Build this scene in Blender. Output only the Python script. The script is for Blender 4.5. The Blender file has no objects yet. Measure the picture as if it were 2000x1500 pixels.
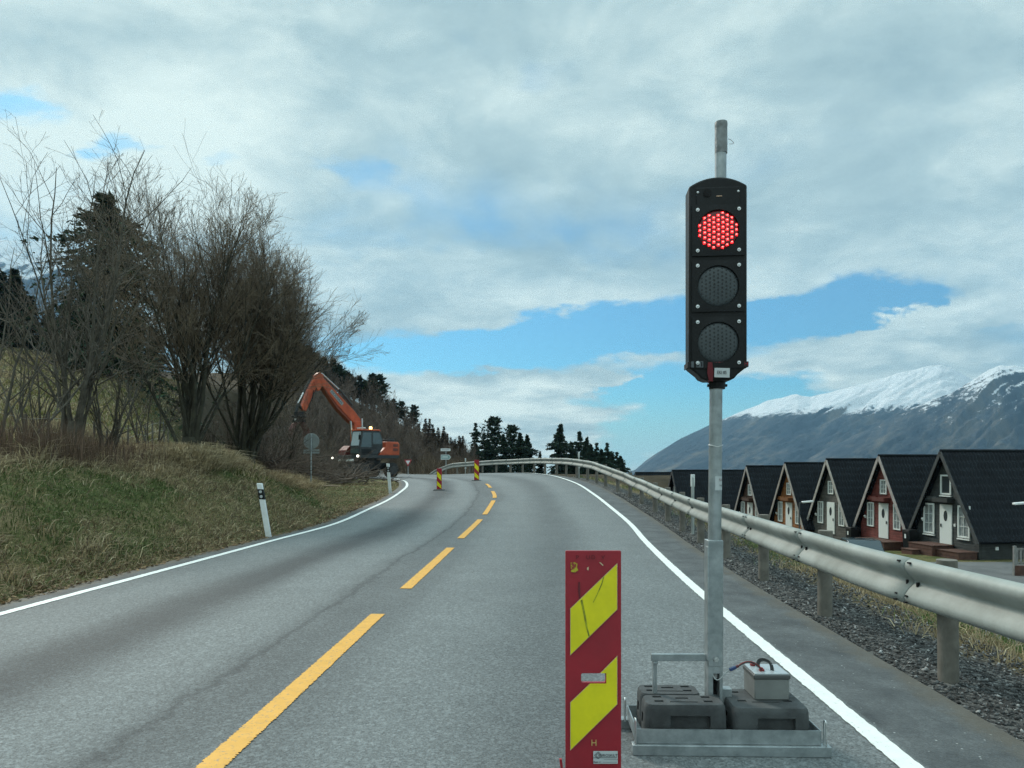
import bpy, bmesh, math, random
import numpy as np
from mathutils import Vector, Matrix
R_ = math.radians
rng = np.random.default_rng(7)
random.seed(7)
scene = bpy.context.scene
COL = scene.collection

# ------------------------------------------------------------------ camera
FPX, CAMH, HOR = 1400.0, 1.35, 902.0            # focal length in px of a 2000 px wide frame, eye height, horizon row
cam_d = bpy.data.cameras.new("camera")
cam_d.sensor_width = 36.0
cam_d.lens = 36.0 * FPX / 2000.0
cam_d.shift_y = (HOR - 750.0) / 2000.0
cam_d.clip_start, cam_d.clip_end = 0.05, 60000
cam = bpy.data.objects.new("camera", cam_d); COL.objects.link(cam)
cam.location = (0, 0, CAMH); cam.rotation_euler = (R_(90), 0, 0)
scene.camera = cam

# ------------------------------------------------------------------ light
SUN_EL, SUN_AZ = R_(38), R_(-35)                # azimuth from +Y, negative = left
sun_d = bpy.data.lights.new("sun", 'SUN'); sun_d.energy = 2.0; sun_d.angle = R_(12); sun_d.color = (1.0, 0.93, 0.82)
sun = bpy.data.objects.new("sun", sun_d); COL.objects.link(sun)
sd = Vector((math.sin(SUN_AZ) * math.cos(SUN_EL), math.cos(SUN_AZ) * math.cos(SUN_EL), math.sin(SUN_EL)))
sun.rotation_euler = sd.to_track_quat('Z', 'Y').to_euler()
scene.view_settings.view_transform = 'Standard'
scene.view_settings.look = 'None'
scene.view_settings.exposure = 0.34
scene.view_settings.gamma = 1.0
scene.cycles.use_denoising = True
scene.cycles.denoising_prefilter = 'FAST'
scene.cycles.max_bounces = 6
scene.cycles.diffuse_bounces = 3
scene.cycles.glossy_bounces = 3
scene.cycles.transmission_bounces = 4
scene.cycles.volume_bounces = 0

world = bpy.data.worlds.new("World"); scene.world = world
world.use_nodes = True
def build_sky():
    nt = world.node_tree; nt.nodes.clear(); N = nt.nodes; L = nt.links
    def nd(t, **kw):
        n = N.new(t)
        for k, v in kw.items(): setattr(n, k, v)
        return n
    def val(x, sock):
        if isinstance(x, (int, float)): sock.default_value = x
        else: L.new(x, sock)
    def m(op, a, b=0.0, c=None, clamp=False):
        n = nd('ShaderNodeMath', operation=op, use_clamp=clamp)
        val(a, n.inputs[0]); val(b, n.inputs[1])
        if c is not None: val(c, n.inputs[2])
        return n.outputs[0]
    def sstep(x, lo, hi, a=0.0, b=1.0):
        n = nd('ShaderNodeMapRange', interpolation_type='SMOOTHSTEP')
        val(x, n.inputs[0]); n.inputs[1].default_value = lo; n.inputs[2].default_value = hi
        n.inputs[3].default_value = a; n.inputs[4].default_value = b
        return n.outputs[0]
    def noise(vec, scale, detail=8, rough=.55, dist=0.0):
        n = nd('ShaderNodeTexNoise'); L.new(vec, n.inputs['Vector'])
        n.inputs['Scale'].default_value = scale; n.inputs['Detail'].default_value = detail
        n.inputs['Roughness'].default_value = rough; n.inputs['Distortion'].default_value = dist
        return n.outputs['Fac'], n.outputs['Color']
    tc = nd('ShaderNodeTexCoord'); sep = nd('ShaderNodeSeparateXYZ'); L.new(tc.outputs['Generated'], sep.inputs[0])
    x, y, z = sep.outputs
    # clouds on a flat layer overhead: (x, y) / (z + k)
    zz = m('ADD', m('MAXIMUM', z, 0.0), 0.16)
    cv = nd('ShaderNodeCombineXYZ'); L.new(m('DIVIDE', x, zz), cv.inputs[0]); L.new(m('DIVIDE', y, zz), cv.inputs[1])
    cv.inputs[2].default_value = 3.7
    q = cv.outputs[0]
    n1, _ = noise(q, 1.15, 10, .56, .25)
    n2, _ = noise(q, .55, 6, .5, .2)
    n3, _ = noise(q, 3.6, 8, .62, .3)
    # bearings for the broad layout of the cloud deck (tangents of azimuth and height, north = +Y)
    yy = m('MAXIMUM', y, 0.05)
    uv = nd('ShaderNodeCombineXYZ'); L.new(m('DIVIDE', x, yy), uv.inputs[0]); L.new(m('DIVIDE', z, yy), uv.inputs[1])
    uv.inputs[2].default_value = 0
    sc = nd('ShaderNodeVectorMath', operation='MULTIPLY'); L.new(uv.outputs[0], sc.inputs[0]); sc.inputs[1].default_value = (3.2, 7.0, 1)
    wf, wc = noise(sc.outputs[0], 2.2, 8, .6)
    wv = nd('ShaderNodeVectorMath', operation='SUBTRACT'); L.new(wc, wv.inputs[0]); wv.inputs[1].default_value = (.5, .5, .5)
    ws = nd('ShaderNodeVectorMath', operation='MULTIPLY'); L.new(wv.outputs[0], ws.inputs[0]); ws.inputs[1].default_value = (.30, .085, 0)
    ad = nd('ShaderNodeVectorMath', operation='ADD'); L.new(uv.outputs[0], ad.inputs[0]); L.new(ws.outputs[0], ad.inputs[1])
    def blob(px, py, rx, ry, ang, inner=.25):
        mp = nd('ShaderNodeMapping', vector_type='TEXTURE'); L.new(ad.outputs[0], mp.inputs[0])
        mp.inputs['Location'].default_value = ((px - 1000) / FPX, (HOR - py) / FPX, 0)
        mp.inputs['Rotation'].default_value = (0, 0, R_(ang)); mp.inputs['Scale'].default_value = (rx / FPX, ry / FPX, 1)
        ln = nd('ShaderNodeVectorMath', operation='LENGTH'); L.new(mp.outputs[0], ln.inputs[0])
        return sstep(ln.outputs['Value'], inner, 1.15, 1.0, 0.0)
    cover = m('MULTIPLY_ADD', n1, 1.3, 0.02)
    for (a, b, c, d, e, w) in [(1110, 655, 470, 62, 8, 1.15), (1580, 610, 300, 66, 8, 1.15), (1360, 760, 260, 75, 4, .85), (700, 690, 110, 22, 6, .5),
                               (1240, 865, 190, 55, 0, .6), (30, 212, 130, 44, 0, .32), (235, 282, 90, 34, -12, .34), (440, 318, 90, 28, 0, .24),
                               (690, 335, 120, 36, -20, .20), (1090, 150, 190, 40, 8, .12), (1330, 205, 150, 30, -5, .1), (1480, 830, 160, 60, 0, .35)]:
        cover = m('SUBTRACT', cover, m('MULTIPLY', blob(a, b, c, d, e), w))
    for (a, b, c, d, e, w) in [(1900, 615, 330, 50, 17, .8), (820, 775, 330, 45, 3, .7), (1100, 745, 130, 20, 9, .75), (1010, 835, 330, 45, 0, .35),
                               (1480, 720, 230, 30, 4, .4), (800, 560, 520, 110, 4, .3), (1700, 420, 420, 110, 6, .3), (1700, 700, 150, 18, 6, .5)]:
        cover = m('ADD', cover, m('MULTIPLY', blob(a, b, c, d, e), w))
    mask = sstep(cover, .24, .72)
    # brightness of the cloud deck
    br = m('MULTIPLY_ADD', n2, .95, m('MULTIPLY_ADD', n3, .85, m('MULTIPLY_ADD', n1, .45, -.565)))
    for (a, b, c, d, e, w) in [(60, 330, 460, 200, 0, .26), (720, 560, 420, 110, 0, .16), (250, 70, 460, 80, 3, -.12), (1750, 330, 520, 260, 0, -.07), (1780, 130, 520, 120, 4, -.12), (1080, 300, 330, 90, 0, -.06),
                               (900, 735, 170, 22, 4, -.14), (1900, 600, 260, 40, 17, .16), (1080, 750, 170, 26, 9, .14), (820, 60, 300, 60, 0, .10), (900, 830, 300, 60, 0, .16), (1250, 480, 300, 50, 0, -.05)]:
        br = m('ADD', br, m('MULTIPLY', blob(a, b, c, d, e, 0.0), w))
    ramp = nd('ShaderNodeValToRGB'); L.new(br, ramp.inputs[0])
    el = ramp.color_ramp.elements
    el[0].position = .18; el[0].color = (.205, .325, .365, 1)
    el[1].position = .82; el[1].color = (.72, .84, .785, 1)
    e = el.new(.5); e.color = (.395, .53, .54, 1)
    # overcast decks brighten towards the zenith; added lift out of view lights the ground
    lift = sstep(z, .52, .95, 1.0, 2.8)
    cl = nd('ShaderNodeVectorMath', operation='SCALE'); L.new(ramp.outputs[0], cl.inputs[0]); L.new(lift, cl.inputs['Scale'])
    sky = nd('ShaderNodeTexSky', sky_type='NISHITA'); sky.sun_disc = False
    sky.sun_elevation = SUN_EL; sky.sun_rotation = SUN_AZ; sky.air_density = 1.0; sky.dust_density = .6; sky.ozone_density = 2.0
    sk = nd('ShaderNodeVectorMath', operation='MULTIPLY'); L.new(sky.outputs[0], sk.inputs[0]); sk.inputs[1].default_value = (.034, .080, .096)
    hzm = nd('ShaderNodeMix', data_type='RGBA'); L.new(sstep(z, .0, .11, .85, 0.0), hzm.inputs[0]); L.new(sk.outputs[0], hzm.inputs[6]); hzm.inputs[7].default_value = (.33, .56, .63, 1)
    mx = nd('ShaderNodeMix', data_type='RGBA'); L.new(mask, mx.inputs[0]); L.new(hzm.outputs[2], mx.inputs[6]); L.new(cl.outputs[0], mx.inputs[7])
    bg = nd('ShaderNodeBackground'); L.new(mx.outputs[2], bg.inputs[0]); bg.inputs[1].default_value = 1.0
    out = nd('ShaderNodeOutputWorld'); L.new(bg.outputs[0], out.inputs[0])
build_sky()
world.cycles.sampling_method = 'MANUAL'; world.cycles.sample_map_resolution = 1024

# ------------------------------------------------------------------ helpers
def P(px, py, Y):                               # the point at depth Y seen at that pixel of the 2000 x 1500 photograph
    return Vector(((px - 1000) * Y / FPX, Y, CAMH + (HOR - py) * Y / FPX))
def GP(px, py, z=0.0):
    return P(px, py, (CAMH - z) * FPX / (py - HOR))

def mat(name, col, rough=.6, metal=0.0, var=.0, vscale=8.0, col2=None, bump=0.0, bscale=40.0, spec=.5, detail=6, coord='Object', lo=.35, hi=.65, bdist=.01):
    mt = bpy.data.materials.new(name); mt.use_nodes = True
    nt = mt.node_tree; b = nt.nodes['Principled BSDF']
    b.inputs['Base Color'].default_value = (*col, 1); b.inputs['Roughness'].default_value = rough; b.inputs['Metallic'].default_value = metal
    b.inputs['Specular IOR Level'].default_value = spec
    tc = nt.nodes.new('ShaderNodeTexCoord')
    if col2 is None and var > 0:
        col2 = tuple(max(0, c * (1 - var)) for c in col); col = tuple(min(1, c * (1 + var)) for c in col)
    if col2 is not None:
        n = nt.nodes.new('ShaderNodeTexNoise'); n.inputs['Scale'].default_value = vscale; n.inputs['Detail'].default_value = detail; n.inputs['Roughness'].default_value = .6
        nt.links.new(tc.outputs[coord], n.inputs['Vector'])
        r = nt.nodes.new('ShaderNodeValToRGB'); r.color_ramp.elements[0].position = lo; r.color_ramp.elements[1].position = hi
        r.color_ramp.elements[0].color = (*col2, 1); r.color_ramp.elements[1].color = (*col, 1)
        nt.links.new(n.outputs['Fac'], r.inputs[0]); nt.links.new(r.outputs[0], b.inputs['Base Color'])
        mr = nt.nodes.new('ShaderNodeMapRange'); mr.inputs[3].default_value = min(1, rough * 1.2); mr.inputs[4].default_value = rough * .85
        nt.links.new(n.outputs['Fac'], mr.inputs[0]); nt.links.new(mr.outputs[0], b.inputs['Roughness'])
    if bump > 0:
        n2 = nt.nodes.new('ShaderNodeTexNoise'); n2.inputs['Scale'].default_value = bscale; n2.inputs['Detail'].default_value = 5
        nt.links.new(tc.outputs[coord], n2.inputs['Vector'])
        bp = nt.nodes.new('ShaderNodeBump'); bp.inputs['Strength'].default_value = bump; bp.inputs['Distance'].default_value = bdist
        nt.links.new(n2.outputs['Fac'], bp.inputs['Height']); nt.links.new(bp.outputs[0], b.inputs['Normal'])
    return mt

def emis(name, col, strength):
    mt = mat(name, col, .4); b = mt.node_tree.nodes['Principled BSDF']
    b.inputs['Emission Color'].default_value = (*col, 1); b.inputs['Emission Strength'].default_value = strength
    return mt

def vcol_mat(name, rough=.8, trans=0.0, spec=.2):         # colour of each blade / leaf comes from its own attribute
    mt = bpy.data.materials.new(name); mt.use_nodes = True; nt = mt.node_tree; b = nt.nodes['Principled BSDF']
    a = nt.nodes.new('ShaderNodeAttribute'); a.attribute_name = 'tint'
    nt.links.new(a.outputs['Color'], b.inputs['Base Color']); b.inputs['Roughness'].default_value = rough; b.inputs['Specular IOR Level'].default_value = spec
    if trans > 0:
        t = nt.nodes.new('ShaderNodeBsdfTranslucent'); nt.links.new(a.outputs['Color'], t.inputs[0])
        mx = nt.nodes.new('ShaderNodeMixShader'); mx.inputs[0].default_value = trans
        nt.links.new(b.outputs[0], mx.inputs[1]); nt.links.new(t.outputs[0], mx.inputs[2])
        nt.links.new(mx.outputs[0], nt.nodes['Material Output'].inputs[0])
    return mt

def link(name, me, m=None, parent=None):
    o = bpy.data.objects.new(name, me); COL.objects.link(o)
    if m is not None: me.materials.append(m)
    if parent is not None: o.parent = parent
    return o
def np_mesh(name, V, F, smooth=False):                    # V (n,3); F (m,3) or (m,4)
    V = np.asarray(V, np.float32); F = np.asarray(F, np.int32); k = F.shape[1]
    me = bpy.data.meshes.new(name)
    me.vertices.add(len(V)); me.vertices.foreach_set('co', V.ravel())
    me.loops.add(F.size); me.loops.foreach_set('vertex_index', F.ravel())
    me.polygons.add(len(F)); me.polygons.foreach_set('loop_start', np.arange(0, F.size, k, dtype=np.int32))
    if smooth: me.polygons.foreach_set('use_smooth', np.ones(len(F), bool))
    me.update(calc_edges=True); me.validate()
    return me
def set_tint(me, C):                                      # per vertex colours (n,3)
    a = me.color_attributes.new('tint', 'FLOAT_COLOR', 'POINT')
    a.data.foreach_set('color', np.concatenate([C, np.ones((len(C), 1))], 1).astype(np.float32).ravel())
def set_attr(me, name, arr):
    a = me.attributes.new(name, 'FLOAT', 'POINT'); a.data.foreach_set('value', np.asarray(arr, np.float32))

def tag(o, label=None, cat=None, group=None, kind=None):
    if label: o['label'] = label
    if cat: o['category'] = cat
    if group: o['group'] = group
    if kind: o['kind'] = kind
    return o
def thing(name, label, cat, loc=(0, 0, 0), rz=0.0, group=None):
    o = bpy.data.objects.new(name, None); COL.objects.link(o); o.empty_display_size = .2
    o.location = loc; o.rotation_euler = (0, 0, rz)
    return tag(o, label, cat, group)
def dup(root, loc=None, rz=None, label=None, scale=None):
    def cp(o, par):
        c = o.copy(); COL.objects.link(c)
        if par is not None: c.parent = par
        for ch in o.children: cp(ch, c)
        return c
    r = cp(root, None)
    if loc is not None: r.location = loc
    if rz is not None: r.rotation_euler = (0, 0, rz)
    if scale is not None: r.scale = scale if hasattr(scale, '__len__') else (scale,) * 3
    if label: r['label'] = label
    return r

class MB:                                                 # collects shapes of ONE part, then links them as one mesh object
    def __init__(s): s.bm = bmesh.new()
    def box(s, c, size, rot=None, taper=None):
        vs = []
        for sx in (-.5, .5):
            for sy in (-.5, .5):
                for sz in (-.5, .5):
                    k = taper if (taper and sz > 0) else 1.0
                    v = Vector((sx * size[0] * k, sy * size[1] * k, sz * size[2]))
                    if rot is not None: v = rot @ v
                    vs.append(s.bm.verts.new(Vector(c) + v))
        for f in ((0, 1, 3, 2), (4, 6, 7, 5), (0, 4, 5, 1), (2, 3, 7, 6), (0, 2, 6, 4), (1, 5, 7, 3)):
            s.bm.faces.new([vs[i] for i in f])
        return s
    def box2(s, a, b):
        a = Vector(a); b = Vector(b)
        return s.box((a + b) / 2, (abs(b.x - a.x), abs(b.y - a.y), abs(b.z - a.z)))
    def bar(s, p0, p1, w, h, up=(0, 0, 1)):
        p0 = Vector(p0); p1 = Vector(p1); d = (p1 - p0); L = d.length; d.normalize()
        u = Vector(up)
        if abs(d.dot(u)) > .99: u = Vector((0, 1, 0))
        sx = d.cross(u).normalized(); uz = sx.cross(d)
        return s.box((p0 + p1) / 2, (w, L, h), Matrix((sx, d, uz)).transposed())
    def tube(s, pts, r, k=10, caps=True):
        pts = [Vector(p) for p in pts]; n = len(pts)
        rr = r if hasattr(r, '__len__') else [r] * n
        rings = []; ref = None
        for i, p in enumerate(pts):
            t = (pts[min(i + 1, n - 1)] - pts[max(i - 1, 0)]).normalized()
            if ref is None:
                ref = Vector((1, 0, 0)) if abs(t.x) < .9 else Vector((0, 1, 0))
            a = (ref - t * ref.dot(t)).normalized(); ref = a; b = t.cross(a)
            rings.append([s.bm.verts.new(p + (a * math.cos(2 * math.pi * j / k) + b * math.sin(2 * math.pi * j / k)) * rr[i]) for j in range(k)])
        for i in range(n - 1):
            for j in range(k):
                s.bm.faces.new((rings[i][j], rings[i][(j + 1) % k], rings[i + 1][(j + 1) % k], rings[i + 1][j]))
        if caps:
            s.bm.faces.new(list(reversed(rings[0]))); s.bm.faces.new(rings[-1])
        return s
    def cyl(s, p0, p1, r, k=20, r1=None): return s.tube([p0, p1], [r, r if r1 is None else r1], k)
    def prism(s, poly, o, u, v, n, t):                    # polygon (2-D) in plane o + a u + b v, extruded t along n
        o = Vector(o); u = Vector(u); v = Vector(v); n = Vector(n)
        A = [s.bm.verts.new(o + u * a + v * b) for a, b in poly]; B = [s.bm.verts.new(o + u * a + v * b + n * t) for a, b in poly]
        k = len(A)
        s.bm.faces.new(list(reversed(A))); s.bm.faces.new(B)
        for i in range(k): s.bm.faces.new((A[i], A[(i + 1) % k], B[(i + 1) % k], B[i]))
        return s
    def sphere(s, c, r, k=10, sc=(1, 1, 1)):
        res = bmesh.ops.create_uvsphere(s.bm, u_segments=k, v_segments=max(6, k // 2 + 2), radius=r)
        for v in res['verts']: v.co = Vector((v.co.x * sc[0], v.co.y * sc[1], v.co.z * sc[2])) + Vector(c)
        return s
    def build(s, name, m, parent=None, bevel=0.0, smooth=False, angle=35, segs=2):
        bmesh.ops.recalc_face_normals(s.bm, faces=s.bm.faces)
        me = bpy.data.meshes.new(name); s.bm.to_mesh(me); s.bm.free()
        o = link(name, me, m, parent)
        if bevel > 0:
            b = o.modifiers.new('bevel', 'BEVEL'); b.width = bevel; b.segments = segs; b.limit_method = 'ANGLE'; b.angle_limit = R_(30)
        if smooth or bevel > 0:
            me.polygons.foreach_set('use_smooth', np.ones(len(me.polygons), bool))
            me.set_sharp_from_angle(angle=R_(angle))
        return o

def text_mesh(txt, size, extrude=.0004):
    c = bpy.data.curves.new('lettering', 'FONT'); c.body = txt; c.size = size; c.extrude = extrude; c.align_x = 'CENTER'; c.align_y = 'CENTER'
    o = bpy.data.objects.new('lettering', c); COL.objects.link(o)
    dg = bpy.context.evaluated_depsgraph_get(); dg.update()
    me = bpy.data.meshes.new_from_object(o.evaluated_get(dg)); bpy.data.objects.remove(o)
    return me
def lettering(txt, size, m, parent, loc, right, up, xs=1.0):
    me = text_mesh(txt, size); right = Vector(right).normalized(); up = Vector(up).normalized(); n = right.cross(up)
    M = Matrix((right * xs, up, n)).transposed().to_4x4(); M.translation = Vector(loc)
    me.transform(M)
    return link('lettering', me, m, parent)

def vnoise(x, y, s, seed=0):                              # smooth value noise 0..1
    x = np.asarray(x) / s + seed * 17.3; y = np.asarray(y) / s + seed * 9.1
    xi = np.floor(x).astype(int); yi = np.floor(y).astype(int); fx = x - xi; fy = y - yi
    fx = fx * fx * (3 - 2 * fx); fy = fy * fy * (3 - 2 * fy)
    def h(a, b):
        v = np.sin(a * 127.1 + b * 311.7 + seed * 74.7) * 43758.5453
        return v - np.floor(v)
    return (h(xi, yi) * (1 - fx) + h(xi + 1, yi) * fx) * (1 - fy) + (h(xi, yi + 1) * (1 - fx) + h(xi + 1, yi + 1) * fx) * fy
def fbm(x, y, s, o=4, seed=0):
    t = 0; a = .5; n = 0
    for i in range(o):
        t = t + a * vnoise(x, y, s, seed + i); n += a; a *= .5; s *= .5
    return t / n
def sm(x, a, b):
    t = np.clip((np.asarray(x, float) - a) / (b - a), 0, 1); return t * t * (3 - 2 * t)
# ------------------------------------------------------------------ road: left edge line, centre line, right edge line
def lin(p, q, Y):
    t = (Y - p.y) / (q.y - p.y); v = p + (q - p) * t; v.z = 0; return v
La, Lb = GP(0, 1200), GP(400, 1092); Ca, Cb = GP(410, 1500), GP(880, 1070); Ra, Rb = GP(1780, 1500), GP(1408, 1190)
Rc = P(1231, 1023, 15.3); Rc.z = 0.02
ST = [(lin(La, Lb, y), lin(Ca, Cb, y), lin(Ra, Rb, y)) for y in (-14, -6, 0, 4, 8)]
ST += [(lin(La, Lb, 12), lin(Ca, Cb, 12), Vector((2.25, 12, 0))), (lin(La, Lb, 15.6), P(938, 1015, 16.4), Rc)]
for a, b, c in [((720, 995, 19.5), (955, 993, 19.2), (1196, 994, 18.6)), ((760, 976, 23.5), (966, 972, 22.5), (1160, 966, 22.6)),
                ((784, 960, 27.5), (962, 960, 25.8), (1124, 944, 27)), ((795, 949, 31), (952, 947, 29.5), (1080, 930, 32)),
                ((790, 940, 35), (935, 939, 33.3), (1040, 925, 36)), ((772, 936, 39), (905, 934, 37.8), (1000, 923.5, 40)),
                ((748, 934, 43.5), (860, 931.5, 43.2), (950, 924, 44.6)), ((690, 932.5, 51), (790, 930.3, 51.3), (870, 926.6, 52))]:
    ST.append((P(*a), P(*b), P(*c)))
ST += [(Vector((-15.3, 57, .16)), Vector((-12.3, 59.2, .24)), Vector((-9.2, 61, .3))), (Vector((-20.3, 68, .2)), Vector((-17.2, 69.6, .25)), Vector((-14, 71, .3))),
       (Vector((-26, 92, .6)), Vector((-22.7, 93, .65)), Vector((-19.3, 94, .7)))]
def catmull(pts, per=14):
    A = np.array([tuple(p) for p in pts]); A = np.vstack([2 * A[0] - A[1], A, 2 * A[-1] - A[-2]]); out = []
    for i in range(1, len(A) - 2):
        for t in np.linspace(0, 1, per, endpoint=False):
            p0, p1, p2, p3 = A[i - 1], A[i], A[i + 1], A[i + 2]
            out.append(.5 * (2 * p1 + (p2 - p0) * t + (2 * p0 - 5 * p1 + 4 * p2 - p3) * t * t + (-p0 + 3 * p1 - 3 * p2 + p3) * t ** 3))
    out.append(A[-2]); return np.array(out)
Lc = catmull([s[0] for s in ST]); Cc = catmull([s[1] for s in ST]); Rcv = catmull([s[2] for s in ST])
def outward(E, C, d):                                     # edge moved d metres away from the centre line
    v = E - C; v[:, 2] *= 0.0; v /= np.linalg.norm(v, axis=1)[:, None]; return E + v * d
Lo = outward(Lc, Cc, .42); Ro = outward(Rcv, Cc, .72)
Lo[:, 2] -= .012; Ro[:, 2] -= .02
S_along = np.concatenate([[0], np.cumsum(np.linalg.norm(np.diff(Cc, axis=0), axis=1))])

def road_mesh():
    cols = [(Lo, None, 0, -.42)]
    for k in range(9): cols.append((Lc, Cc, k / 9, k / 9))
    for k in range(10): cols.append((Cc, Rcv, k / 9, 1 + k / 9))
    cols.append((Ro, None, 0, 2.72))
    V = []; lat = []
    for A, B, t, l in cols:
        pts = A if B is None else A * (1 - t) + B * t
        V.append(pts); lat.append(np.full(len(pts), l))
    n = len(Cc); m_ = len(cols); V = np.array(V).reshape(-1, 3); lat = np.array(lat).ravel(); al = np.tile(S_along, m_)
    F = []
    for c in range(m_ - 1):
        i = np.arange(n - 1); F.append(np.stack([c * n + i, (c + 1) * n + i, (c + 1) * n + i + 1, c * n + i + 1], 1))
    me = np_mesh('road', V, np.concatenate(F), True); set_attr(me, 'lat', lat); set_attr(me, 'along', al); return me

def asphalt_mat():
    mt = bpy.data.materials.new('worn_asphalt'); mt.use_nodes = True; nt = mt.node_tree; N = nt.nodes; L = nt.links; b = N['Principled BSDF']
    def nz(scale, detail=4, rough=.6, vec=None):
        n = N.new('ShaderNodeTexNoise'); n.inputs['Scale'].default_value = scale; n.inputs['Detail'].default_value = detail; n.inputs['Roughness'].default_value = rough
        L.new(vec if vec else tc.outputs['Object'], n.inputs['Vector']); return n.outputs['Fac']
    def mr(x, a, b_, c, d, smooth=True):
        n = N.new('ShaderNodeMapRange'); n.interpolation_type = 'SMOOTHSTEP' if smooth else 'LINEAR'; L.new(x, n.inputs[0])
        for i, v in enumerate((a, b_, c, d)): n.inputs[i + 1].default_value = v
        return n.outputs[0]
    def ma(op, a, b_=0.0):
        n = N.new('ShaderNodeMath'); n.operation = op
        for i, v in enumerate((a, b_)):
            if isinstance(v, (int, float)): n.inputs[i].default_value = v
            else: L.new(v, n.inputs[i])
        return n.outputs[0]
    tc = N.new('ShaderNodeTexCoord')
    at = N.new('ShaderNodeAttribute'); at.attribute_name = 'lat'; lat = at.outputs['Fac']
    al = N.new('ShaderNodeAttribute'); al.attribute_name = 'along'
    cv = N.new('ShaderNodeCombineXYZ'); L.new(ma('MULTIPLY', al.outputs['Fac'], .05), cv.inputs[0]); L.new(ma('MULTIPLY', lat, 1.2), cv.inputs[1])
    streak = nz(2.0, 6, .6, cv.outputs[0])
    wob = ma('MULTIPLY', ma('SUBTRACT', streak, .5), .22)
    lw = ma('ADD', lat, wob)
    def band(c, w, amt):                                  # a worn or oily strip along the lane
        return ma('MULTIPLY', mr(ma('ABSOLUTE', ma('SUBTRACT', lw, c)), 0, w, 1, 0), amt)
    tone = ma('ADD', .5, 0.0)
    tone = ma('SUBTRACT', tone, band(.45, .20, .46)); tone = ma('SUBTRACT', tone, band(1.50, .22, .20)); tone = ma('SUBTRACT', tone, band(.90, .14, .20))
    tone = ma('SUBTRACT', tone, band(1.03, .10, .12)); tone = ma('ADD', tone, band(.17, .18, .10)); tone = ma('ADD', tone, band(.72, .14, .12)); tone = ma('ADD', tone, band(1.75, .2, .08)); tone = ma('ADD', tone, band(1.22, .16, .06))
    lw0 = lw; lw = ma('ADD', lw, ma('MULTIPLY', ma('SUBTRACT', nz(3.5, 8, .75), .5), .10)); crack = ma('ADD', band(.845, .016, .20), band(.84, .05, .08)); lw = lw0
    tone = ma('SUBTRACT', tone, crack)
    tone = ma('ADD', tone, ma('MULTIPLY', ma('SUBTRACT', nz(1.1, 6, .65), .5), .35))
    tone = ma('ADD', tone, ma('MULTIPLY', ma('SUBTRACT', streak, .5), .25))
    r = N.new('ShaderNodeValToRGB'); L.new(tone, r.inputs[0]); e = r.color_ramp.elements
    e[0].position = .05; e[0].color = (.052, .061, .065, 1); e[1].position = .75; e[1].color = (.182, .200, .203, 1)
    # aggregate: pale and dark stones a few millimetres across
    vo = N.new('ShaderNodeTexVoronoi'); vo.inputs['Scale'].default_value = 120; L.new(tc.outputs['Object'], vo.inputs['Vector'])
    sx = N.new('ShaderNodeSeparateColor'); L.new(vo.outputs['Color'], sx.inputs[0])
    vo2 = N.new('ShaderNodeTexVoronoi'); vo2.inputs['Scale'].default_value = 55; L.new(tc.outputs['Object'], vo2.inputs['Vector'])
    sx2 = N.new('ShaderNodeSeparateColor'); L.new(vo2.outputs['Color'], sx2.inputs[0])
    stone = ma('ADD', mr(sx.outputs[0], .0, 1.0, .62, 1.30, False), mr(sx2.outputs[0], .55, 1.0, -.08, .30))
    sh = ma('ADD', mr(lw, -.03, .02, 1, 0), mr(ma('ADD', lat, ma('MULTIPLY', wob, .3)), 2.05, 2.09, 0, 1))
    dark = N.new('ShaderNodeValToRGB'); L.new(nz(2.2, 7, .65), dark.inputs[0]); e = dark.color_ramp.elements
    e[0].position = .3; e[0].color = (.046, .052, .056, 1); e[1].position = .72; e[1].color = (.125, .137, .14, 1)
    mx = N.new('ShaderNodeMix'); mx.data_type = 'RGBA'; L.new(sh, mx.inputs[0]); L.new(r.outputs[0], mx.inputs[6]); L.new(dark.outputs[0], mx.inputs[7])
    mu = N.new('ShaderNodeVectorMath'); mu.operation = 'SCALE'; L.new(mx.outputs[2], mu.inputs[0])
    L.new(ma('ADD', 1.0, ma('MULTIPLY', ma('SUBTRACT', stone, 1.0), mr(sh, 0, 1, 1.0, .45))), mu.inputs['Scale'])
    # loose pale grit on the shoulder
    vo3 = N.new('ShaderNodeTexVoronoi'); vo3.inputs['Scale'].default_value = 14; L.new(tc.outputs['Object'], vo3.inputs['Vector'])
    grit = ma('MULTIPLY', mr(vo3.outputs['Distance'], .05, .09, 1, 0), ma('MULTIPLY', sh, .8))
    g2 = N.new('ShaderNodeMix'); g2.data_type = 'RGBA'; L.new(grit, g2.inputs[0]); L.new(mu.outputs[0], g2.inputs[6]); g2.inputs[7].default_value = (.42, .44, .43, 1)
    dust = ma('MULTIPLY', mr(ma('ADD', lat, ma('MULTIPLY', ma('SUBTRACT', nz(5, 7, .7), .5), .5)), -.34, -.18, 1, 0), .75)
    dust2 = ma('MULTIPLY', mr(ma('ADD', lat, ma('MULTIPLY', ma('SUBTRACT', nz(4, 7, .7), .5), .5)), 2.5, 2.72, 0, 1), .6)
    g3 = N.new('ShaderNodeMix'); g3.data_type = 'RGBA'; L.new(ma('MAXIMUM', dust, dust2), g3.inputs[0]); L.new(g2.outputs[2], g3.inputs[6]); g3.inputs[7].default_value = (.115, .098, .070, 1)
    L.new(g3.outputs[2], b.inputs['Base Color'])
    b.inputs['Roughness'].default_value = .72; b.inputs['Specular IOR Level'].default_value = .35
    bp = N.new('ShaderNodeBump'); bp.inputs['Strength'].default_value = .5; bp.inputs['Distance'].default_value = .006
    L.new(vo.outputs['Distance'], bp.inputs['Height']); L.new(bp.outputs[0], b.inputs['Normal'])
    return mt
M_ASPH = asphalt_mat()
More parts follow.
